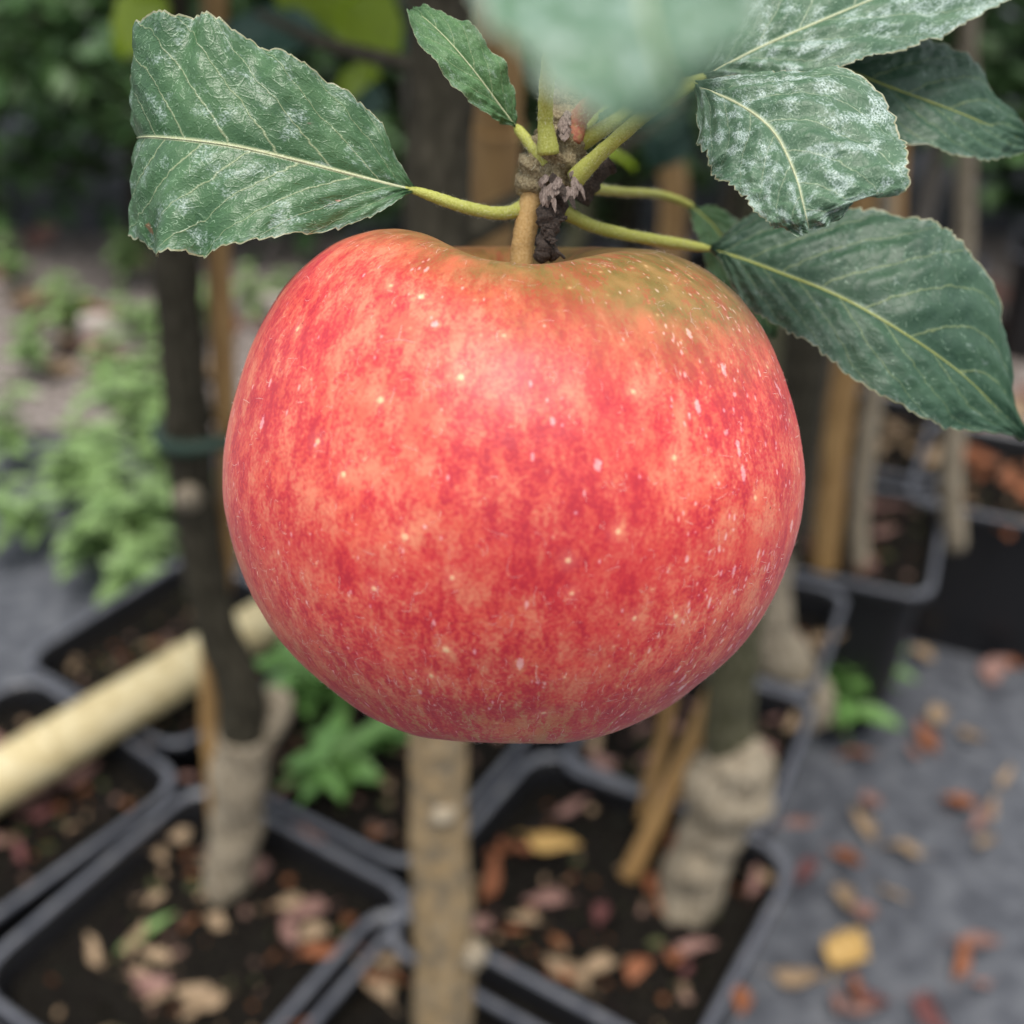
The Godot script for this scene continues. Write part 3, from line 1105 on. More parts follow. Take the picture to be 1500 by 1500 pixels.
func pots_and_trees() -> void:
	# the pots: centre, turn in degrees, half side
	var list := [
		[-0.066, 0.482, 32, 0.132, "black square pot with dark soil around the tan trunk below the apple", 0.221],
		[-0.256, 0.624, 32, 0.130, "black square pot holding the grey forked trunk and its cane", 0.221],
		[0.070, 0.666, 32, 0.134, "black square pot with bright rim holding the knobbly grafted trunk", 0.221],
		[-0.130, 0.868, 31, 0.129, "black square pot with bright green weeds and dusty rim", 0.224],
		[-0.492, 0.780, 38, 0.130, "black square pot full of pinkish litter beside the bamboo pole", 0.225],
		[0.180, 0.868, 26, 0.102, "smaller black square pot with grey rim beside green seedlings", 0.221],
		[0.264, 1.056, 24, 0.100, "smaller black square pot with deep shaded soil around a curved pale trunk", 0.212],
		[0.420, 1.250, 22, 0.122, "black square pot heaped with pale leaf litter up to its rim", 0.238],
		[0.010, 1.100, 32, 0.126, "black square pot standing behind the apple between two others", 0.221],
		[-0.362, 1.014, 34, 0.126, "black square pot just behind the bamboo pole", 0.221],
		[0.160, 1.300, 24, 0.126, "black square pot behind the curved pale trunk", 0.224],
		[0.690, 1.380, 24, 0.126, "black square pot at the end of the back row", 0.22],
		[0.520, 1.520, 24, 0.126, "black square pot behind the litter filled pot", 0.22],
		[-0.730, 0.930, 35, 0.126, "black square pot beyond the one with pinkish litter", 0.21],
		[-0.400, 0.392, 32, 0.130, "black square pot in front of the forked trunk's pot", 0.221],
		[-0.640, 0.545, 32, 0.130, "black square pot in front of the pinkish litter pot", 0.221],
	]
	for q in list:
		pot(q[0], -q[1], -deg_to_rad(q[2]), q[4], q[5], q[3])

	# --- the tree the apple grows on: tan trunk below and behind the apple
	var t := thing("apple_tree", "apple tree with a smooth tan trunk that passes straight behind the apple", "tree", Vector3(-0.050, 0.2, -0.455))
	var b := Mb.new()
	var foot := Vector3(-0.050, 0.19, -0.455)
	var low := at(649, 1500, 0.74)
	var mid := at(643, 880, 0.580)
	tube(b, [foot, low, at(652, 1400, 0.715), at(646, 1290, 0.685), at(642, 1100, 0.635), mid], [0.024, 0.0190, 0.0192, 0.0178, 0.0160, 0.0156], 60, 22, 0.10, 28.0, Color.WHITE, true, 3)
	part("rootstock", b.mesh(M.bark_tan), t)
	b = Mb.new()
	var high := at(640, 300, 0.49)
	var out := at(640, -60, 0.45)
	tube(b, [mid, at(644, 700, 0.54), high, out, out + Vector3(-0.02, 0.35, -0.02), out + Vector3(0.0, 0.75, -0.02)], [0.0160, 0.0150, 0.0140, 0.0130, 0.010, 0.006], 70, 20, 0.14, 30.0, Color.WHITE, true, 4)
	part("trunk", b.mesh(M.bark_dark_shaded), t)  # scion wood, its colour darkened further by painted canopy shade
	b = Mb.new()
	tube(b, [at(690, 1400, 0.705), at(699, 1392, 0.700), at(706, 1388, 0.698)], [0.009, 0.0075, 0.004], 10, 12, 0.2, 80.0)
	part("pruning_scar", b.mesh(M.bark_pale), t)
	b = Mb.new()
	tube(b, [at(640, 1192, 0.648), at(652, 1190, 0.634)], [0.008, 0.006], 8, 12, 0.15, 80.0)
	part("pruning_scar", b.mesh(M.bark_pale), t)
	b = Mb.new()
	tube(b, [at(635, 345, 0.50), at(690, 335, 0.50), at(760, 300, 0.52), at(860, 250, 0.56), at(1000, 150, 0.62)], [0.0085, 0.0072, 0.006, 0.0045, 0.003], 24, 12, 0.12, 60.0)
	part("limb", b.mesh(M.bark_dark_shaded), t)
	b = Mb.new()
	tube(b, [at(640, 95, 0.46), at(590, 92, 0.47), at(530, 78, 0.50), at(465, 60, 0.52), at(380, 20, 0.56)], [0.005, 0.0036, 0.0034, 0.003, 0.002], 20, 10, 0.12, 60.0)
	part("limb", b.mesh(M.bark_dark_shaded), t)
	tree1 = t
	crown(t, [out + Vector3(0, 0.10, 0), out + Vector3(-0.02, 0.35, -0.02), out + Vector3(0, 0.75, -0.02)], 9, 34, 0.34, 0.062, 4, M.crown_leaf, 1.02)
	# single leaves that show between the large ones at the top
	var k := 0
	for q in [[[500, 15, 0.66], [585, 80, 0.66], 0.046, "lime_leaf"], [[430, -20, 0.70], [505, 40, 0.68], 0.042, "lime_leaf"], [[560, 110, 0.70], [470, 150, 0.72], 0.030, "lime_leaf"], [[470, 70, 0.60], [300, 40, 0.60], 0.036, "dull_leaf"], [[600, 20, 0.75], [520, 110, 0.76], 0.05, "dull_leaf"], [[250, 10, 0.62], [170, 80, 0.62], 0.04, "lime_leaf"], [[1010, 160, 0.66], [950, 250, 0.68], 0.035, "dull_leaf"], [[880, 225, 0.40], [940, 232, 0.42], 0.007, "lime_leaf"], [[560, 170, 0.9], [490, 140, 0.9], 0.04, "dull_leaf"]]:
		var A := at(q[0][0], q[0][1], q[0][2])
		var Z := at(q[1][0], q[1][1], q[1][2])
		var xb := (Z - A).normalized()
		var yb := (-fwd + upv * 0.5)
		yb = (yb - xb * yb.dot(xb)).normalized()
		var lb := Mb.new()
		add_leaf(lb, Transform3D(Basis(xb, yb, xb.cross(yb)), A), A.distance_to(Z), q[2], 0.1, -0.4, 90 + k, 0, Color.WHITE, 14, 9)
		part("leaf", lb.mesh(M[q[3]]), t)
		k += 1

	# --- the dark young tree with the forked grey base
	var f2 := level(332, 1312, 0.207)
	var z2 := f2.z
	t = thing("apple_tree", "apple tree with a dark thin trunk rising from a pale forked base", "tree", f2)
	b = Mb.new()
	rod(b, [[332, 1345, 40, z2], [333, 1300, 37, z2], [345, 1215, 36, z2], [352, 1130, 41, z2], [356, 1070, 38, z2]], 0.22, 22.0, 8)
	rod(b, [[350, 1115, 32, z2], [374, 1070, 35, z2 - 0.01], [398, 1036, 32, z2 - 0.02], [409, 1020, 22, z2 - 0.02]], 0.16, 30.0, 9)
	part("rootstock", b.mesh(M.bark_pale), t)
	b = Mb.new()
	rod(b, [[356, 1085, 36, z2], [350, 1000, 34, z2], [318, 920, 31, z2], [294, 800, 32, z2], [276, 640, 35, z2], [266, 500, 34, z2], [258, 380, 34, z2], [250, 200, 34, z2], [240, -40, 33, z2], [236, -500, 28, z2], [230, -1100, 16, z2]], 0.16, 26.0, 10)
	part("trunk", b.mesh(M.bark_dark_shaded), t)
	b = Mb.new()
	rod(b, [[276, 730, 20, z2 + 0.014], [276, 722, 16, z2 + 0.022], [276, 718, 6, z2 + 0.026]], 0.2, 80.0, 1)
	part("pruning_scar", b.mesh(M.bark_pale), t)
	var o2 := stand(240, -60, z2)
	crown(t, [o2 + Vector3(0, 0.02, 0), o2 + Vector3(0.02, 0.3, 0), o2 + Vector3(0, 0.6, 0)], 9, 32, 0.32, 0.062, 5, M.crown_leaf, 1.02)

	# --- the knobbly grafted tree
	var f3 := level(1003, 1335, 0.207)
	var z3 := f3.z
	t = thing("apple_tree", "apple tree with a swollen knobbly graft low on its greyish trunk", "tree", f3)
	b = Mb.new()
	rod(b, [[990, 1375, 50, z3], [1003, 1325, 46, z3], [1030, 1250, 44, z3], [1052, 1195, 50, z3], [1068, 1148, 66, z3], [1076, 1098, 40, z3]], 0.26, 20.0, 12)
	rod(b, [[1076, 1142, 44, z3 + 0.005], [1092, 1112, 42, z3 + 0.012], [1098, 1090, 18, z3 + 0.015]], 0.25, 40.0, 13)
	rod(b, [[1084, 1165, 34, z3 + 0.005], [1104, 1172, 30, z3 + 0.01], [1114, 1174, 14, z3 + 0.01]], 0.25, 40.0, 14)
	rod(b, [[1008, 1282, 28, z3 + 0.01], [1024, 1270, 25, z3 + 0.02], [1034, 1266, 10, z3 + 0.022]], 0.25, 40.0, 15)
	part("rootstock", b.mesh(M.bark_pale), t)
	b = Mb.new()
	rod(b, [[1074, 1122, 40, z3], [1068, 1050, 37, z3], [1076, 960, 37, z3], [1090, 800, 36, z3], [1110, 500, 36, z3], [1130, 200, 35, z3], [1150, -40, 33, z3], [1160, -500, 26, z3], [1165, -1100, 14, z3]], 0.14, 26.0, 16)
	part("trunk", b.mesh(M.bark_olive), t)
	var o3 := stand(1150, -60, z3)
	crown(t, [o3 + Vector3(0, 0.02, 0), o3 + Vector3(0, 0.3, 0), o3 + Vector3(0, 0.6, 0)], 9, 32, 0.32, 0.062, 6, M.crown_leaf, 1.05)

	# --- the tree with the curved pale base, farther back
	var f5 := level(1178, 1015, 0.197)
	var z5 := f5.z
	t = thing("apple_tree", "apple tree with a curved pale base at the apple's lower flank", "tree", f5)
	b = Mb.new()
	rod(b, [[1186, 1050, 36, z5], [1178, 1015, 38, z5], [1150, 975, 41, z5], [1120, 925, 42, z5], [1122, 850, 38, z5], [1140, 790, 32, z5]], 0.2, 20.0, 18)
	part("rootstock", b.mesh(M.bark_pale), t)
	b = Mb.new()
	rod(b, [[1140, 800, 33, z5], [1158, 680, 33, z5], [1172, 560, 37, z5], [1185, 400, 36, z5], [1200, 100, 34, z5], [1205, -100, 30, z5], [1210, -600, 18, z5]], 0.14, 26.0, 19)
	part("trunk", b.mesh(M.bark_dark_shaded), t)
	var o5 := stand(1205, -100, z5)
	crown(t, [o5, o5 + Vector3(0.03, 0.25, 0), o5 + Vector3(0.03, 0.5, 0)], 8, 30, 0.34, 0.062, 7, M.crown_leaf, 1.05)

	# --- thin young trees in the litter filled pots at the back
	var young := [[[1262, 845, 15], [1258, 760, 14], [1270, 640, 15], [1292, 480, 14], [1300, 200, 13], [1310, -200, 9]], [[1196, 800, 17], [1190, 720, 18], [1205, 610, 15], [1215, 450, 14], [1222, 150, 12], [1230, -200, 9]], [[1400, 800, 16], [1392, 700, 17], [1405, 560, 15], [1412, 350, 14], [1420, 0, 12], [1425, -200, 9]]]
	var said := ["thin apple tree with pale bark in the litter heaped pot", "young apple tree with greyish bark behind the curved pale trunk", "young apple tree with pale bark in the end pot of the back row"]
	for n in 3:
		var foot2 := level(young[n][0][0], young[n][0][1], 0.225)
		t = thing("apple_tree", said[n], "tree", foot2)
		b = Mb.new()
		var row := []
		for p in young[n]:
			row.append([p[0], p[1], p[2], foot2.z])
		rod(b, row, 0.16, 26.0, 40 + n)
		part("trunk", b.mesh(M.bark_pale if n != 1 else M.bark_grey), t)
		var o6 := stand(young[n][4][0], -60, foot2.z)
		crown(t, [o6, o6 + Vector3(0.0, 0.2, 0), o6 + Vector3(0.0, 0.45, 0)], 7, 26, 0.34, 0.062, 60 + n, M.crown_leaf, 1.0)

	# --- canes
	for q in [
		[[[897, 1340], [908, 1312], [960, 1205], [1010, 1098], [1055, 990], [1110, 850]], 15, level(905, 1318, 0.207).z, -0.05, "thick tan bamboo cane leaning against the knobbly grafted trunk"],
		[[[925, 1275], [950, 1165], [965, 1110], [978, 1040], [990, 900]], 10, level(940, 1240, 0.207).z - 0.02, -0.02, "thin tan bamboo cane crossing behind the thick leaning one"],
		[[[330, 1300], [322, 1220], [314, 1130], [309, 1040], [310, 960], [322, 880], [335, 760], [328, 560], [320, 380], [316, 200], [314, -150], [312, -600]], 14, level(332, 1312, 0.207).z - 0.02, 0.0, "weathered tan cane tied beside the dark thin trunk"],
		[[[650, 1250], [655, 1100], [690, 700], [712, 400], [722, 250], [732, 100], [745, -150]], 27, -0.62, 0.06, "tan wooden stake behind the apple's stalk"],
		[[[1204, 860], [1214, 760], [1228, 620], [1245, 500], [1262, 300], [1275, 0], [1285, -250]], 19, level(1204, 850, 0.215).z, 0.0, "thick orange tan cane beside the farther dark trunk"],
		[[[1285, 600], [1300, 450], [1312, 250], [1330, 0]], 14, -1.75, 0.0, "slim tan cane in the back row of pots"],
		[[[985, 330], [982, 240], [978, 150], [970, 0]], 20, -1.25, 0.0, "tan cane glimpsed between the leaf stalks"],
	]:
		var pts := []
		var n: int = q[0].size()
		for k2 in n:
			pts.append(stand(q[0][k2][0], q[0][k2][1], q[2] + q[3] * k2 / (n - 1.0)))
		var wide: float = q[1] / LENS * (pts[0] - EYE).dot(fwd)
		# a foot that hides behind other things goes down to the soil
		if pts[0].y > 0.21:
			pts.push_front(Vector3(pts[0].x, 0.19, pts[0].z))
		var c := thing("bamboo_cane", q[4], "cane", pts[0])
		var cb := Mb.new()
		tube(cb, pts, [wide, wide, wide * 0.94, wide * 0.88, wide * 0.80], 70, 14, 0.08, 14.0)
		part("cane", cb.mesh(M.cane), c)
		var P := PackedVector3Array(pts)
		for s in [0.22, 0.5, 0.78]:
			var kb := Mb.new()
			tube(kb, [catmull(P, s - 0.004), catmull(P, s), catmull(P, s + 0.004)], [wide * 0.92, wide * 1.06, wide * 0.92], 5, 14)
			part("node", kb.mesh(M.cane), c)

	# --- the green tie round the dark trunk and its cane
	var tb := Mb.new()
	var tc := stand(300, 632, level(332, 1312, 0.207).z)
	var loop := []
	for i in 13:
		var a := TAU * i / 12.0
		loop.append(tc + Vector3(0.030 * cos(a), 0.002 * sin(a * 2.0), 0.024 * sin(a)))
	tube(tb, loop, [0.005, 0.006, 0.005], 40, 8)
	lone("tree_tie", tb.mesh(flat_mat(lin(0.012, 0.035, 0.022), 0.6)), "dark green tie round the dark trunk and its cane", "tie")

	# --- the pale pole that lies across the pots
	var pa := level(-160, 1235, RIM + 0.026)
	var pz := level(470, 862, RIM + 0.026)
	var pl := thing("bamboo_pole", "thick pale yellow bamboo pole lying across the pots", "pole", pa)
	var pb := Mb.new()
	tube(pb, [pa, pa.lerp(pz, 0.33), pa.lerp(pz, 0.66), pz], [0.027, 0.0265, 0.026, 0.0255], 60, 22, 0.03, 12.0)
	part("culm", pb.mesh(M.pole), pl)
	for s in [0.30, 0.62, 0.93]:
		pb = Mb.new()
		tube(pb, [pa.lerp(pz, s - 0.012), pa.lerp(pz, s), pa.lerp(pz, s + 0.012)], [0.0262, 0.0285, 0.0262], 7, 22)
		part("node", pb.mesh(M.pole), pl)

	# --- weeds and seedlings
	weed(level(500, 1150, 0.23), 27, 0.062, 0.05, "bright green star leaved weed in the pot below the apple's flank", 51, M.weed_leaf, 0.36)
	weed(level(452, 1040, 0.23), 36, 0.065, 0.08, "darker green broad leaved weed beside the bamboo pole's end", 52, M.weed_leaf, 0.5)
	weed(level(570, 1105, 0.23), 18, 0.035, 0.04, "small yellow green weed under the apple's lower edge", 53, M.weed_leaf, 0.5)
	weed(level(1245, 1095, 0.0), 27, 0.060, 0.14, "light green seedling squeezed beside the grey pot rim", 54, M.weed_leaf, 0.5)
	weed(level(1262, 1010, 0.0), 18, 0.050, 0.10, "small green seedling on the black ground cloth", 55, M.weed_leaf, 0.5)
	weed(level(1325, 880, 0.0), 18, 0.050, 0.10, "small green seedling beside the back row of pots", 56, M.weed_leaf, 0.5)
	var i := 0
	for q in [[222, 905, 0.10], [205, 800, 0.12], [238, 720, 0.14], [130, 850, 0.14], [90, 740, 0.15], [345, 770, 0.14], [200, 655, 0.13], [30, 690, 0.16], [400, 830, 0.12], [262, 560, 0.11], [150, 590, 0.13], [190, 850, 0.11], [232, 830, 0.10], [188, 745, 0.12], [230, 660, 0.12], [170, 790, 0.12], [212, 590, 0.11], [160, 700, 0.12], [60, 800, 0.14], [240, 780, 0.10], [40, 560, 0.14], [110, 500, 0.15], [215, 500, 0.12], [30, 430, 0.16], [180, 420, 0.15], [300, 500, 0.12], [390, 470, 0.13]]:
		weed(level(q[0], q[1], 0.012), 27, 0.062, q[2], "leafy green weed on the gravel beyond the pots", 200 + i, M.pale_weed, 0.5)
		get_child(get_child_count() - 1).set_meta("group", "weeds on the gravel beyond the pots")
		i += 1

	# --- a second row of potted trees beyond
	for n in 10:
		var c2 := Vector3(-1.62 + 0.35 * n + rng.randf_range(-0.06, 0.06), 0.0, -2.25 + rng.randf_range(-0.14, 0.14))
		if c2.x < -0.5:
			continue
		pot(c2.x, c2.z, rng.randf_range(-0.7, -0.3), "black square pot in the second row of young trees", 0.21, 0.115, 0)
		t = thing("apple_tree", "young dark stemmed apple tree in the second row of pots", "tree", Vector3(c2.x, 0.205, c2.z), "young trees in the second row")
		b = Mb.new()
		var lean := Vector3(rng.randf_range(-0.05, 0.05), 0, rng.randf_range(-0.05, 0.05))
		tube(b, [c2 + Vector3(0, 0.19, 0), c2 + Vector3(0, 0.35, 0) + lean, c2 + Vector3(0, 0.7, 0) - lean * 0.5, c2 + Vector3(0, 1.2, 0) + lean], [0.024, 0.019, 0.017, 0.008], 24, 12, 0.16, 24.0, Color.WHITE, true, 500 + n)
		part("trunk", b.mesh([M.bark_dark_shaded, M.bark_grey, M.bark_olive][n % 3]), t)
		crown(t, [c2 + Vector3(0, 0.45, 0), c2 + Vector3(0, 0.8, 0), c2 + Vector3(0, 1.15, 0)], 9, 24, 0.24, 0.062, 520 + n, M.crown_leaf, 0.36, false)
		if n % 2 == 0:
			var cb := Mb.new()
			tube(cb, [c2 + Vector3(0.05, 0.19, 0.03), c2 + Vector3(0.04, 0.6, 0.03), c2 + Vector3(0.02, 1.3, 0.03)], [0.012, 0.0115, 0.010], 20, 10, 0.06, 14.0)
			var cc := thing("bamboo_cane", "tan cane beside a young tree in the second row", "cane", c2 + Vector3(0.05, 0.19, 0.03), "canes in the second row")
			part("cane", cb.mesh(M.cane), cc)

	# --- trees beyond, that close the view at the top
	i = 0
	for q in [[-2.3, -3.1, 1.7], [-1.55, -3.3, 1.9], [-0.95, -3.0, 1.8], [-0.35, -3.2, 1.7], [0.25, -2.95, 1.9], [0.85, -3.25, 1.8], [1.5, -3.0, 1.7], [2.2, -3.2, 1.8], [-1.9, -4.1, 2.4], [-0.9, -4.2, 2.4], [0.1, -4.0, 2.4], [1.1, -4.2, 2.4], [2.1, -4.1, 2.4]]:
		var base := Vector3(q[0], 0, q[1])
		t = thing("bushy_tree", "dense dark green tree closing the view beyond the path", "tree", base, "trees beyond the path")
		b = Mb.new()
		tube(b, [base, base + Vector3(0.05, q[2] * 0.3, 0), base + Vector3(-0.05, q[2] * 0.65, 0.05), base + Vector3(0, q[2], 0)], [0.07, 0.055, 0.04, 0.01], 14, 10, 0.1, 8.0)
		part("trunk", b.mesh(M.bark_dark_shaded), t)
		crown(t, [base + Vector3(0, 0.15, 0), base + Vector3(0, q[2] * 0.5, 0), base + Vector3(0, q[2], 0)], 30, 74, 0.58, 0.085, 300 + i, M.crown_leaf, 0.03, false)
		i += 1


var tree1: Node3D


# short pale hairs that stand on a stalk
func downy(mb: Mb, pts: Array, radii: Array, count: int, long: float, r2: RandomNumberGenerator) -> void:
	var P := PackedVector3Array(pts)
	for i in count:
		var t := r2.randf()
		var c := catmull(P, t)
		var T := (catmull(P, minf(t + 0.01, 1)) - catmull(P, maxf(t - 0.01, 0))).normalized()
		var s := T.cross(Vector3(0.31, 0.2, 0.93)).normalized().rotated(T, r2.randf() * TAU)
		var from := c + s * series(radii, t) * 0.97
		var lean := (s + T * r2.randf_range(-1.2, 1.2) + s.cross(T) * r2.randf_range(-0.8, 0.8)).normalized()
		var wide := lean.cross(T).normalized() * r2.randf_range(0.000008, 0.000016)
		var len_ := long * r2.randf_range(0.5, 1.4)
		var m := from + lean * len_ * 0.5
		var e := m + (lean + T * r2.randf_range(-0.9, 0.9)).normalized() * len_ * 0.5
		mb.grid(3, 2, PackedVector3Array([from - wide, from + wide, m - wide, m + wide, e - wide * 0.4, e + wide * 0.4]), PackedVector2Array([Vector2.ZERO, Vector2.ZERO, Vector2.ZERO, Vector2.ZERO, Vector2.ZERO, Vector2.ZERO]))


func build_spur() -> void:
	var fuzz := Mb.new()
	var r4 := RandomNumberGenerator.new()
	r4.seed = 8
	downy(fuzz, [at(788, 292, 0.1735), at(793, 262, 0.172), at(806, 236, 0.171), at(822, 205, 0.171), at(830, 170, 0.171)], [0.0024, 0.0036, 0.0042, 0.0037, 0.0030], 1500, 0.0006, r4)
	# the spur belongs to the tree behind; its limb passes above the picture
	var spur := Node3D.new()
	spur.name = "fruit_spur"
	tree1.add_child(spur)
	var mb := Mb.new()
	tube(mb, [at(788, 292, 0.1735), at(793, 262, 0.172), at(806, 236, 0.171), at(822, 205, 0.171), at(830, 170, 0.171), at(838, 120, 0.172), at(850, 40, 0.176), at(858, -80, 0.19)], [0.0024, 0.0033, 0.0038, 0.0033, 0.0043, 0.0036, 0.0044, 0.0035, 0.0040, 0.0031, 0.0035, 0.0027, 0.0030, 0.0024, 0.0027, 0.0023, 0.0026, 0.0026, 0.0030, 0.0034], 110, 22, 0.26, 480.0, Color.WHITE, true, 21)
	tube(mb, [at(858, -80, 0.19), at(850, -180, 0.24), at(760, -260, 0.36), at(645, -160, 0.46)], [0.0034, 0.0042, 0.005, 0.006], 40, 12, 0.12, 100.0)
	part("twig", mb.mesh(M.spur), spur)
	# shrivelled bud scales
	var r3 := RandomNumberGenerator.new()
	r3.seed = 12
	for q in 40:
		var sb := Mb.new()
		var low := q < 29
		var px := r3.randf_range(790, 850) if low else r3.randf_range(815, 838)
		var py := r3.randf_range(246, 282) if low else r3.randf_range(160, 188)
		var out := (px - (820.0 if low else 826.0)) / 34.0
		var from := at(px, py, 0.1660 + 0.0022 * out * out)
		var down := (-upv + Vector3.RIGHT * (r3.randf_range(-0.35, 0.35) + out * 0.25) - fwd * r3.randf_range(0.0, 0.2)).normalized()
		var nrm := (-fwd + Vector3.RIGHT * out * 1.1 + upv * r3.randf_range(-0.2, 0.3))
		nrm = (nrm - down * nrm.dot(down)).normalized()
		add_leaf(sb, Transform3D(Basis(down, nrm, down.cross(nrm)), from), r3.randf_range(0.0013, 0.0030), r3.randf_range(0.0007, 0.0016), -0.28, r3.randf_range(-0.9, 0.5), q + 5, 0, Color.WHITE, 9, 7)
		part("bud_scale", sb.mesh(M.scale if r3.randf() < 0.75 else M.dry), spur)
	# withered flower stalks
	var db := Mb.new()
	tube(db, [at(822, 285, 0.1690), at(818, 305, 0.1690), at(804, 318, 0.1690), at(806, 338, 0.1690), at(794, 350, 0.1692), at(797, 368, 0.1695), at(790, 380, 0.1705)], [0.0011, 0.0013, 0.0019, 0.0013, 0.0008, 0.0013, 0.0011], 50, 10, 0.6, 900.0, Color.WHITE, true, 31)
	tube(db, [at(803, 362, 0.1695), at(812, 372, 0.1700), at(806, 382, 0.1710)], [0.0006, 0.0009, 0.0004], 14, 8, 0.5, 900.0, Color.WHITE, true, 32)
	for i in 16:
		var px := r4.randf_range(795, 822)
		var py := r4.randf_range(296, 372)
		tube(db, [at(px, py, 0.1684), at(px + r4.randf_range(-9, 9), py + r4.randf_range(-5, 9), 0.1678), at(px + r4.randf_range(-13, 13), py + r4.randf_range(-4, 16), 0.1686)], [0.0003, 0.00022, 0.0001], 8, 5, 0.4, 900.0)
	part("withered_flower", db.mesh(M.dry), spur)
	db = Mb.new()
	tube(db, [at(848, 292, 0.176), at(862, 272, 0.175), at(878, 250, 0.174), at(893, 238, 0.174)], [0.0017, 0.0016, 0.0015, 0.0017], 22, 12, 0.35, 700.0, Color.WHITE, true, 33)
	part("withered_stub", db.mesh(M.dry), spur)
	# stalks of leaves that grow towards and above the lens
	for q in [[[[803, 226, 0.1660], [799, 170, 0.1640], [802, 110, 0.1590], [812, 40, 0.148], [822, -60, 0.135]], 0.00105, "stalk"], [[[812, 180, 0.176], [816, 140, 0.174], [818, 100, 0.170], [826, 20, 0.160]], 0.0007, "stalk"], [[[836, 200, 0.1690], [852, 168, 0.1670], [884, 135, 0.1620], [930, 90, 0.150], [980, -20, 0.135]], 0.00135, "stalk_red"], [[[828, 185, 0.174], [842, 150, 0.173], [860, 120, 0.170], [890, 40, 0.165]], 0.0011, "stalk_red"]]:
		var sb := Mb.new()
		var pts := []
		for p in q[0]:
			pts.append(at(p[0], p[1], p[2]))
		tube(sb, pts, [q[1] * 1.5, q[1] * 1.08, q[1], q[1] * 0.97, q[1] * 0.94, q[1] * 0.9], 40, 12, 0.16, 900.0)
		part("leaf_stalk", sb.mesh(M[q[2]]), spur)
		downy(fuzz, pts.slice(0, 3), [q[1] * 1.2, q[1], q[1]], 350, 0.0004, r4)

	var brown := Color(0.20, 0.11, 0.05)
	var pink := Color(0.55, 0.32, 0.26)
	M.leaf_a = leaf_material(100, Color(0.020, 0.070, 0.026), Color(0.075, 0.165, 0.065), Color(0.42, 0.46, 0.27), 0.42, 2600, 9.0, 0.30, [[0.20, -0.52, 0.012, pink], [0.66, -0.80, 0.026, brown], [0.28, 0.42, 0.010, Color(0.12, 0.12, 0.08)]], 0.40)
	M.leaf_b = leaf_material(120, Color(0.030, 0.095, 0.030), Color(0.10, 0.21, 0.075), Color(0.46, 0.52, 0.30), 0.25, 3600, 7.0, 0.30, [], 0.55)
	M.leaf_c = leaf_material(140, Color(0.030, 0.082, 0.042), Color(0.095, 0.175, 0.10), Color(0.36, 0.42, 0.28), 0.78, 2600, 7.0, 0.34, [], 0.5)
	M.leaf_d = leaf_material(160, Color(0.013, 0.046, 0.026), Color(0.045, 0.105, 0.055), Color(0.24, 0.29, 0.12), 0.22, 1200, 8.0, 0.30, [], 0.5)
	M.leaf_sheen = leaf_material(180, Color(0.035, 0.105, 0.055), Color(0.10, 0.20, 0.11), Color(0.55, 0.60, 0.48), 0.66, 1500, 6.0, 0.34, [], 0.36)  # paler greens, veins and powder put the sky's sheen into the colour

	var leaves := []
	# the large leaf over the apple's shoulder, its tip curled back
	leaves.append([[[607, 279, 0.166], [540, 262, 0.163], [440, 236, 0.160], [345, 214, 0.158], [262, 203, 0.1585], [214, 200, 0.162], [200, 202, 0.170], [212, 206, 0.180]],
		[4, 88, 130, 156, 174, 164, 126, 50], [4, 62, 116, 150, 163, 153, 120, 50], 0.163,
		{"mat": M.leaf_a, "across": upv - Vector3.RIGHT * 0.055, "wave": 0.0017, "fold": 0.16, "curl": 0.16, "teeth": 34.0, "bite": 0.0006, "nv": 9.0, "slant": 0.30, "quilt": 0.0006, "rib": 0.00075, "rib_mat": M.rib_pale, "seed": 3, "stalk": [[776, 296, 0.1745], [755, 309, 0.172], [725, 312, 0.170], [680, 303, 0.168], [640, 290, 0.167]], "stalk_r": 0.00095}, Vector3(0, 0.02, 1)])
	# the small narrow leaf
	leaves.append([[[757, 187, 0.170], [735, 158, 0.168], [700, 110, 0.165], [660, 62, 0.164], [625, 28, 0.166], [604, 14, 0.169]],
		[2, 30, 45, 40, 24, 8], [2, 24, 42, 40, 27, 8], 0.166,
		{"mat": M.leaf_b, "fold": 0.30, "curl": 0.22, "teeth": 20.0, "bite": 0.0004, "nv": 7.0, "slant": 0.30, "quilt": 0.0004, "rib": 0.00055, "rib_mat": M.rib_pale, "seed": 14, "stalk": [[798, 240, 0.169], [786, 224, 0.1685], [770, 203, 0.1695]], "stalk_r": 0.00085}, Vector3(0.1, 0.25, 1)])
	# the mildewed leaf that hangs with its tip down
	leaves.append([[[1018, 126, 0.163], [1075, 148, 0.159], [1130, 188, 0.156], [1163, 250, 0.153], [1179, 308, 0.151], [1186, 338, 0.152]],
		[6, 80, 104, 82, 56, 20], [6, 98, 172, 166, 128, 52], 0.156,
		{"mat": M.leaf_c, "fold": 0.10, "curl": 0.30, "teeth": 26.0, "bite": 0.0009, "nv": 7.0, "slant": 0.34, "quilt": 0.0011, "rib": 0.0007, "rib_mat": M.rib_pale, "seed": 25, "stalk": [[842, 262, 0.1685], [886, 219, 0.1645], [945, 168, 0.160], [985, 140, 0.161]], "stalk_r": 0.00100}, Vector3(-0.1, 0.35, 1)])
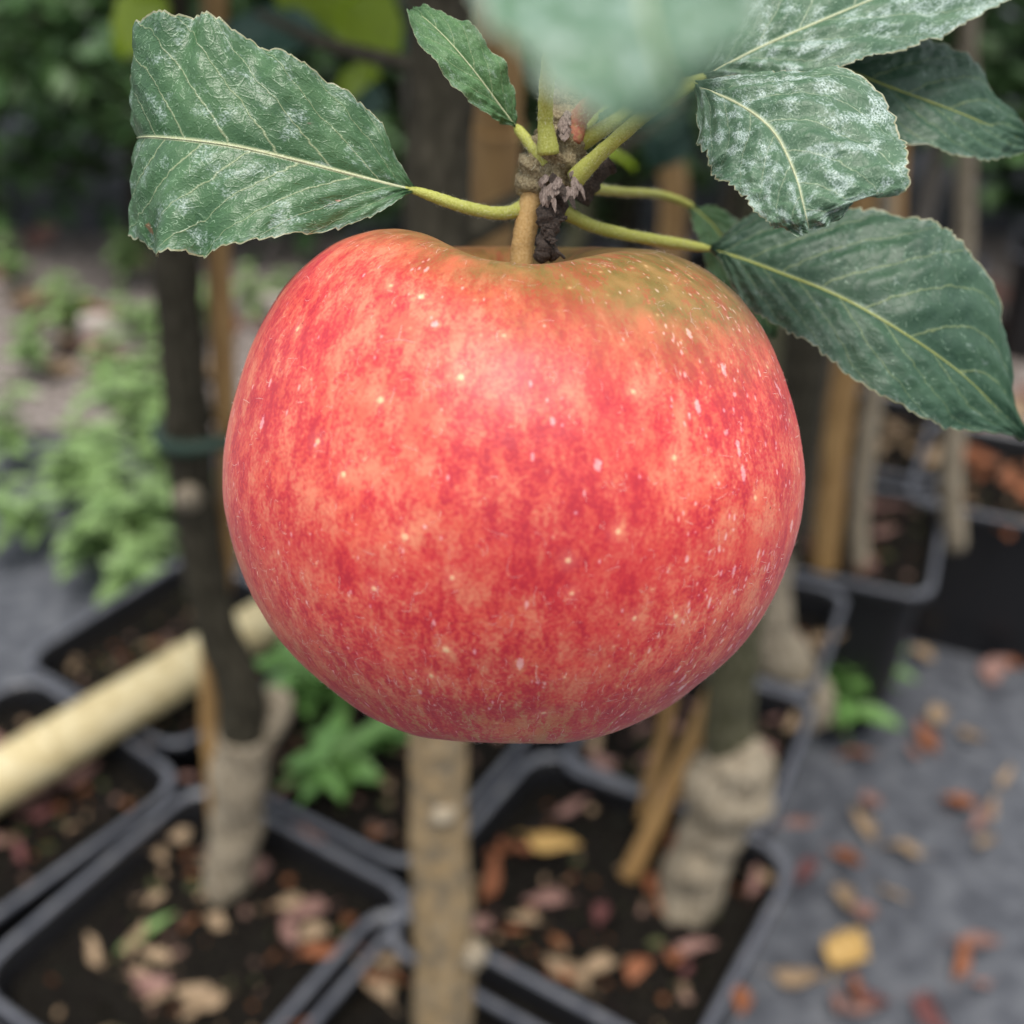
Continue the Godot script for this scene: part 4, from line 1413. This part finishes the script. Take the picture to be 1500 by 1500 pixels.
	# the dark leaf behind the apple's right shoulder
	leaves.append([[[1040, 365, 0.192], [1085, 378, 0.191], [1150, 402, 0.188], [1230, 434, 0.185], [1320, 485, 0.183], [1415, 552, 0.187], [1500, 640, 0.194]],
		[4, 40, 78, 90, 98, 86, 8], [4, 92, 128, 162, 182, 136, 8], 0.187,
		{"mat": M.leaf_d, "fold": 0.18, "curl": 0.20, "teeth": 34.0, "bite": 0.0008, "nv": 8.0, "slant": 0.30, "quilt": 0.0010, "rib": 0.0006, "seed": 36, "stalk": [[808, 296, 0.176], [835, 315, 0.177], [880, 335, 0.180], [950, 350, 0.185], [1010, 360, 0.190]], "stalk_r": 0.00100}, Vector3(0.05, 0.3, 1)])
	# two leaves in the corner above it
	leaves.append([[[1030, 112, 0.176], [1100, 75, 0.176], [1190, 35, 0.176], [1310, -15, 0.180], [1450, -70, 0.186], [1560, -120, 0.195]],
		[4, 70, 88, 95, 80, 6], [4, 80, 120, 130, 100, 6], 0.178,
		{"mat": M.leaf_c, "fold": 0.15, "curl": 0.22, "teeth": 32.0, "bite": 0.0007, "nv": 7.0, "slant": 0.34, "quilt": 0.0010, "rib_mat": M.rib_pale, "seed": 47, "stalk": [[846, 212, 0.171], [900, 178, 0.166], [940, 148, 0.168], [985, 128, 0.173]], "stalk_r": 0.00095}, Vector3(0, 0.4, 1)])
	leaves.append([[[1120, 50, 0.194], [1200, 85, 0.192], [1300, 125, 0.190], [1420, 170, 0.192], [1530, 220, 0.2]],
		[4, 66, 84, 74, 6], [4, 80, 110, 100, 6], 0.191,
		{"mat": M.leaf_d, "fold": 0.18, "curl": 0.2, "teeth": 32.0, "bite": 0.0007, "nv": 8.0, "slant": 0.30, "quilt": 0.0010, "seed": 58, "stalk": [[842, 190, 0.174], [960, 100, 0.182], [1060, 62, 0.19]], "stalk_r": 0.0009}, Vector3(0, 0.4, 1)])
	# the one close to the lens
	leaves.append([[[905, -330, 0.088], [925, -170, 0.073], [942, -20, 0.064], [965, 80, 0.061], [985, 135, 0.061], [993, 160, 0.062]],
		[4, 200, 250, 182, 96, 16], [4, 150, 170, 130, 72, 15], 0.064,
		{"mat": M.leaf_sheen, "fold": 0.22, "curl": 0.25, "teeth": 16.0, "bite": 0.0004, "nv": 7.0, "slant": 0.34, "quilt": 0.0005, "rib": 0.0004, "rib_mat": M.rib_pale, "wave": 0.0008, "thick": 0.0002, "seed": 69, "stalk": [[870, -170, 0.235], [880, -330, 0.19], [890, -420, 0.13]], "stalk_r": 0.0008, "rows": 120, "half": 14}, Vector3(0, 0.7, 1)])
	# the yellowish leaf seen from below behind the apple
	leaves.append([[[1010, 300, 0.215], [1045, 330, 0.214], [1085, 385, 0.214], [1118, 450, 0.216], [1135, 495, 0.22]],
		[3, 34, 48, 40, 4], [3, 30, 40, 36, 4], 0.215,
		{"mat": M.leaf_b, "fold": 0.15, "curl": 0.2, "teeth": 15.0, "bite": 0.0008, "nv": 7.0, "slant": 0.30, "quilt": 0.0005, "seed": 80, "stalk": [[826, 270, 0.178], [900, 280, 0.195], [965, 285, 0.21]], "stalk_r": 0.0008}, Vector3(0.2, 0.1, 1)])
	# a leaflet among the stalks
	leaves.append([[[858, 196, 0.176], [880, 178, 0.175], [905, 160, 0.174], [922, 150, 0.174]],
		[1, 9, 10, 1], [1, 10, 12, 1], 0.175,
		{"mat": M.leaf_b, "fold": 0.3, "curl": 0.1, "teeth": 8.0, "bite": 0.0002, "nv": 7.0, "slant": 0.30, "quilt": 0.0002, "rib": 0.0003, "wave": 0.0003, "seed": 91, "rows": 50, "half": 8}, Vector3(0.0, 0.3, 1)])
	# the blades that the other stalks carry, above the picture
	for q in [[[822, -60, 0.135], [832, -200, 0.128], [850, -340, 0.128]], [[826, 20, 0.160], [822, -110, 0.168], [800, -260, 0.180]], [[980, -20, 0.135], [1050, -160, 0.132], [1120, -320, 0.138]], [[890, 40, 0.165], [935, -90, 0.178], [980, -240, 0.195]]]:
		leaves.append([q, [2, 62, 4], [2, 58, 4], 0.15, {"mat": M.leaf_b, "fold": 0.25, "curl": 0.2, "teeth": 22.0, "bite": 0.0006, "nv": 7.0, "slant": 0.30, "quilt": 0.0005, "rib": 0.0005, "seed": 7 + leaves.size(), "rows": 70, "half": 10}, Vector3(0, 0.5, 1)])
	for q in leaves:
		var pts := []
		for p in q[0]:
			pts.append(at(p[0], p[1], p[2]))
		var o: Dictionary = q[4]
		if o.has("stalk"):
			var sp := []
			for p in o.stalk:
				sp.append(at(p[0], p[1], p[2]))
			o.stalk = sp
			var sr: float = o.get("stalk_r", 0.0011)
			if q[3] > 0.1:
				downy(fuzz, sp, [sr * 1.3, sr, sr], 700, 0.00045, r4)
		var m: float = q[3] / LENS
		var f: Vector3 = q[5]
		part("leaf", leaf_mesh(pts, Vector3.RIGHT * f.x + upv * f.y - fwd * f.z, q[1].map(func(x): return x * m), q[2].map(func(x): return x * m), o), spur)
	part("down", fuzz.mesh(M.down), spur, "stuff")


func litter() -> void:
	var words := {"pink": "pinkish brown curled dead leaf", "tan": "pale tan dead leaf", "rust": "rust red dead leaf", "yellow": "ochre yellow fallen leaf", "maroon": "dark maroon dead leaf"}
	# the ones that can be told apart
	for q in [
		["yellow", 775, 1222, 0.262, -0.25, 0.050, 0.9, "ochre yellow fallen leaf standing on its stalk under the apple"],
		["yellow", 1225, 1420, 0.014, 0.9, 0.072, 0.1, "large yellow fallen leaf on the black ground cloth"],
		["rust", 706, 1315, 0.231, 1.35, 0.045, 0.5, "long rust red dead leaf beside the tan trunk"],
		["tan", 1135, 1425, 0.010, -0.3, 0.055, 0.4, "tan dead leaf on the ground cloth beside a pot rim"],
		["rust", 960, 1300, 0.231, -1.0, 0.040, 0.5, "rust red dead leaf between cane and grafted trunk"],
	]:
		dead_leaf(q[0], level(q[1], q[2], q[3]), q[4], q[5], q[6], q[7], "")
	for q in [["pink", 815, 1195], ["pink", 430, 1385], ["tan", 455, 1350], ["rust", 440, 1400], ["pink", 480, 1330], ["pink", 715, 1345], ["pink", 830, 1320], ["tan", 790, 1350], ["tan", 250, 1225], ["tan", 225, 1250], ["pink", 215, 1120], ["pink", 255, 1140], ["tan", 210, 1100], ["rust", 440, 1235], ["pink", 420, 1150], ["pink", 460, 1240], ["pink", 600, 1190], ["pink", 900, 1120], ["pink", 950, 1145], ["tan", 860, 1105], ["pink", 1130, 1090], ["tan", 1150, 1070], ["pink", 1140, 1050], ["pink", 1150, 1210], ["tan", 1070, 1250], ["tan", 1100, 1280], ["pink", 1095, 1310], ["tan", 1190, 940], ["tan", 1205, 960], ["rust", 1080, 1440], ["tan", 600, 1420], ["rust", 590, 1440], ["tan", 570, 1470], ["pink", 560, 1400], ["pink", 250, 1440], ["tan", 330, 1460], ["rust", 480, 1490], ["tan", 900, 1410], ["maroon", 420, 1215], ["pink", 980, 1390], ["tan", 860, 1450]]:
		dead_leaf(q[0], level(q[1], q[2], 0.230), rng.randf() * TAU, rng.randf_range(0.028, 0.048), rng.randf_range(-0.5, 0.5), words[q[0]] + " lying on dark potting soil", words[q[0]] + " on the soil")
	for i in 76:
		var kind: String = ["pink", "tan", "rust", "tan", "pink", "maroon"][i % 6]
		var c: Vector3 = [Vector3(-0.066, 0, -0.482), Vector3(-0.256, 0, -0.624), Vector3(0.070, 0, -0.666), Vector3(-0.130, 0, -0.868), Vector3(0.180, 0, -0.868), Vector3(-0.492, 0, -0.780)][i % 6 if i < 60 else i % 3]
		var q := Vector3(rng.randf_range(-0.085, 0.085), 0.230, rng.randf_range(-0.085, 0.085))
		dead_leaf(kind, c + q, rng.randf() * TAU, rng.randf_range(0.014, 0.034), rng.randf_range(-0.5, 0.5), words[kind] + " lying on dark potting soil", words[kind] + " on the soil")
	for q in [["rust", 1220, 1245], ["maroon", 1200, 1265], ["rust", 1275, 1105], ["pink", 1270, 1160], ["tan", 1290, 1300], ["maroon", 1250, 1450], ["pink", 1240, 1480], ["tan", 1350, 1250], ["pink", 1400, 1380], ["rust", 1430, 1180], ["tan", 1380, 1060], ["pink", 1450, 1000], ["tan", 1360, 950]]:
		dead_leaf(q[0], level(q[1], q[2], 0.010), rng.randf() * TAU, rng.randf_range(0.035, 0.055), rng.randf_range(-0.4, 0.4), words[q[0]] + " lying on the black ground cloth", words[q[0]] + " on the ground cloth")
	for i in 75:
		var kind: String = ["pink", "tan", "pink", "tan", "rust"][i % 5]
		var p := Vector3(rng.randf_range(-0.09, 0.09), 0, rng.randf_range(-0.09, 0.09))
		var c: Vector3 = [Vector3(0.420, 0.246, -1.25), Vector3(0.52, 0.228, -1.52), Vector3(-0.492, 0.233, -0.78), Vector3(0.16, 0.223, -1.30), Vector3(0.69, 0.228, -1.38)][i % 5]
		dead_leaf(kind, c + p, rng.randf() * TAU, rng.randf_range(0.035, 0.07), rng.randf_range(-0.6, 0.6), words[kind] + " heaped in a litter filled pot", words[kind] + " in litter filled pots")
	for i in 50:
		var kind: String = ["pink", "tan", "rust", "pink", "tan"][i % 5]
		var c := level(rng.randf_range(1150, 1500), rng.randf_range(420, 720), 0.02) if i % 2 else level(rng.randf_range(-20, 420), rng.randf_range(350, 560), 0.02)
		dead_leaf(kind, c, rng.randf() * TAU, rng.randf_range(0.07, 0.13), rng.randf_range(-0.4, 0.4), words[kind] + " scattered on the gravel path", words[kind] + " on the path")
	for i in 25:
		var kind: String = ["pink", "tan", "rust", "tan", "maroon"][i % 5]
		dead_leaf(kind, level(rng.randf_range(1195, 1490), rng.randf_range(860, 1480), 0.010), rng.randf() * TAU, rng.randf_range(0.025, 0.055), rng.randf_range(-0.4, 0.4), words[kind] + " lying on the black ground cloth", words[kind] + " on the ground cloth")
	# a blade of grass by the forked trunk
	var g := Mb.new()
	add_leaf(g, Transform3D(Basis(Vector3.UP, 0.5) * Basis(Vector3.BACK, 0.5), level(175, 1395, 0.226)), 0.055, 0.011, 0.1, -0.3, 5)
	lone("grass_blade", g.mesh(flat_mat(lin(0.16, 0.26, 0.08), 0.5)), "single light green blade of grass on dark soil", "grass")
